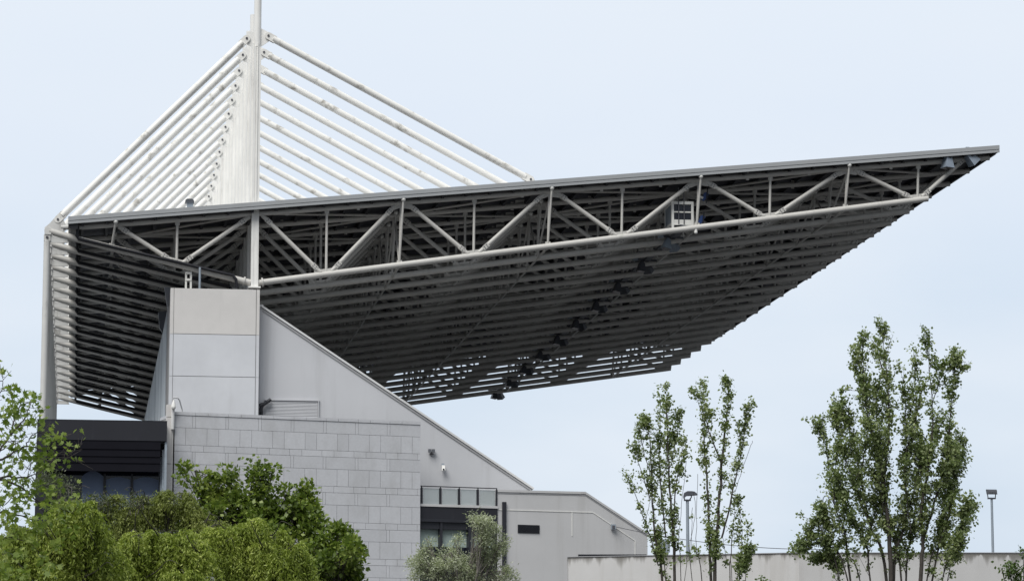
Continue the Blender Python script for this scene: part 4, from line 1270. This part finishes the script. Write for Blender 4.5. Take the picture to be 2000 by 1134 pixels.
blob_tree(41, 102, 'silver_leaved_tree', 'silvery grey green tree before the annex window bay', 'tree', None,
          [(930, 1016, 14, 14), (945, 1030, 24, 22), (965, 1052, 26, 28), (980, 1065, 14, 20), (889, 1066, 22, 18), (880, 1090, 30, 24), (832, 1058, 10, 16), (826, 1090, 20, 20), (822, 1115, 26, 28), (880, 1115, 44, 28), (936, 1088, 38, 34), (950, 1115, 44, 30), (994, 1120, 18, 12), (860, 1130, 50, 16), (930, 1060, 26, 30)],
          SV, M['bark_pale'], .095, .38, 760, 18, .09, 905, tufts=.25, limbs_r=.06, shell=.45)
RG = leaf_mat('fresh_leaf', (.05, .09, .025), (.09, .14, .04), (.16, .21, .07), .35)
blob_tree(51, 100, 'young_tree', 'small bright green sapling at the lower right edge before the wall', 'tree', None,
          [(1985, 1100, 18, 18), (1970, 1108, 10, 12), (1998, 1085, 12, 14), (1990, 1128, 30, 18), (1958, 1112, 5, 10)],
          RG, M['bark'], .12, .7, 55, 12, .09, 1992, limbs_r=.035)
blob_tree(52, 100, 'low_shrub', 'tiny green shrub tip at the bottom edge between the slim poplars and the large one', 'shrub', None,
          [(1487, 1134, 8, 6), (1480, 1142, 12, 8)], RG, M['bark'], .1, .7, 8, 10, .06, 1485, limbs_r=.02)

# maple at the left edge: bare twigs with star-shaped leaves
D = 48
ML = leaf_mat('maple_leaf', (.08, .13, .02), (.17, .235, .045), (.34, .40, .11), .4)
b = at(-60, 1134, D)
t = empty('maple_tree', (b.x, D, 0), 'open branched maple with star shaped bright leaves at the left edge', 'tree')
rng = np.random.default_rng(77); rr = random.Random(77)
mb = MB(); C = []
limbs = [
    ([(-60, 1134), (-30, 990), (0, 935), (40, 932), (75, 925)], .035),
    ([(-30, 990), (-10, 900), (20, 850), (50, 815), (62, 780)], .025),
    ([(-10, 900), (15, 890), (50, 872), (85, 880), (110, 893)], .022),
    ([(20, 850), (35, 800), (60, 785), (72, 788)], .014),
    ([(-40, 900), (-20, 800), (5, 760), (20, 758)], .016),
    ([(5, 760), (6, 740), (4, 728)], .008),
    ([(50, 872), (62, 850), (80, 845), (95, 852)], .012),
    ([(85, 880), (105, 875), (118, 862), (124, 848)], .009),
    ([(95, 885), (130, 885), (148, 876), (160, 866)], .006),
    ([(90, 888), (110, 897), (140, 890)], .005),
    ([(0, 935), (40, 950), (70, 975), (100, 985), (140, 1000)], .02),
    ([(-40, 1050), (0, 1000), (50, 1010), (90, 1030)], .02),
    ([(-30, 1080), (10, 1050), (60, 1060)], .02),
    ([(0, 880), (25, 868), (55, 853)], .01),
    ([(30, 830), (55, 828), (70, 815)], .008),
    ([(75, 925), (100, 905), (108, 880)], .009),
    ([(40, 900), (30, 860), (34, 830)], .008), ([(10, 985), (55, 930), (60, 900)], .008),
]
for path, r in limbs:
    dy = rr.uniform(-.5, .5)
    pts = smooth_path([at(u, v, D + dy) for u, v in path], 6)
    if path[0] == (-60, 1134): pts = [Vector((b.x, D, 0)), Vector((b.x, D, 1.5))] + pts; r_ = .1
    n = len(pts); pts = [p + Vector((rr.gauss(0, .008), rr.gauss(0, .008), rr.gauss(0, .008))) for p in pts]
    mb.tube(pts, [max(.004, r * (1 - .8 * i / (n - 1))) for i in range(n)], 6)
    for j in range(9):
        i = rr.randrange(n // 3, n); p = pts[i]
        q_ = p + Vector((rr.gauss(0, .16), rr.gauss(0, .1), rr.gauss(.06, .12)))
        mb.tube([p, q_], [.005, .003], 4, False)
        if rr.random() < .45: C.append(np.array(q_)[None] + rng.normal(size=(2, 3)) * .04)
spots = [(5, 732, 2), (15, 760, 3), (22, 770, 2), (55, 770, 2), (68, 785, 4), (60, 778, 3), (20, 800, 8), (34, 795, 8), (12, 815, 6), (44, 802, 5), (62, 818, 5), (28, 842, 5), (8, 855, 5), (75, 812, 2),
         (86, 852, 3), (95, 848, 4), (104, 856, 3), (115, 848, 2), (121, 849, 2), (40, 872, 3), (22, 880, 3), (56, 880, 5), (70, 886, 5), (100, 882, 3), (104, 890, 2), (75, 905, 5), (84, 915, 6), (95, 905, 4), (35, 905, 4), (10, 910, 4), (20, 935, 5), (50, 940, 6), (74, 945, 7), (95, 955, 7), (110, 940, 5), (20, 960, 6), (60, 965, 8), (36, 985, 8), (85, 985, 8), (110, 985, 7), (10, 1010, 7), (60, 1010, 7), (30, 1040, 8), (90, 1015, 6), (5, 1060, 6), (60, 1050, 7), (130, 985, 4), (40, 1080, 9), (10, 1100, 9), (80, 1090, 8), (45, 1120, 9), (110, 1060, 7), (100, 1110, 6), (15, 1130, 8), (135, 1030, 5), (70, 1030, 8), (25, 1010, 8), (5, 975, 6), (45, 960, 7), (120, 1010, 6), (150, 970, 3), (-20, 800, 6), (-20, 860, 8), (-25, 930, 8), (-20, 1010, 8)]
for (u, v, n) in spots:
    for i in range(int(n * 3.2)):
        c = at(u + rr.gauss(0, 7), v + rr.gauss(0, 7), D + rr.gauss(0, .35)); C.append(np.array(c)[None])
V = leaf_mesh(np.concatenate(C), .118, .95, rng, .25, .35, 'star')
mb.build('trunk', M['bark'], t); build_leaves('crown', [V], ML, t)
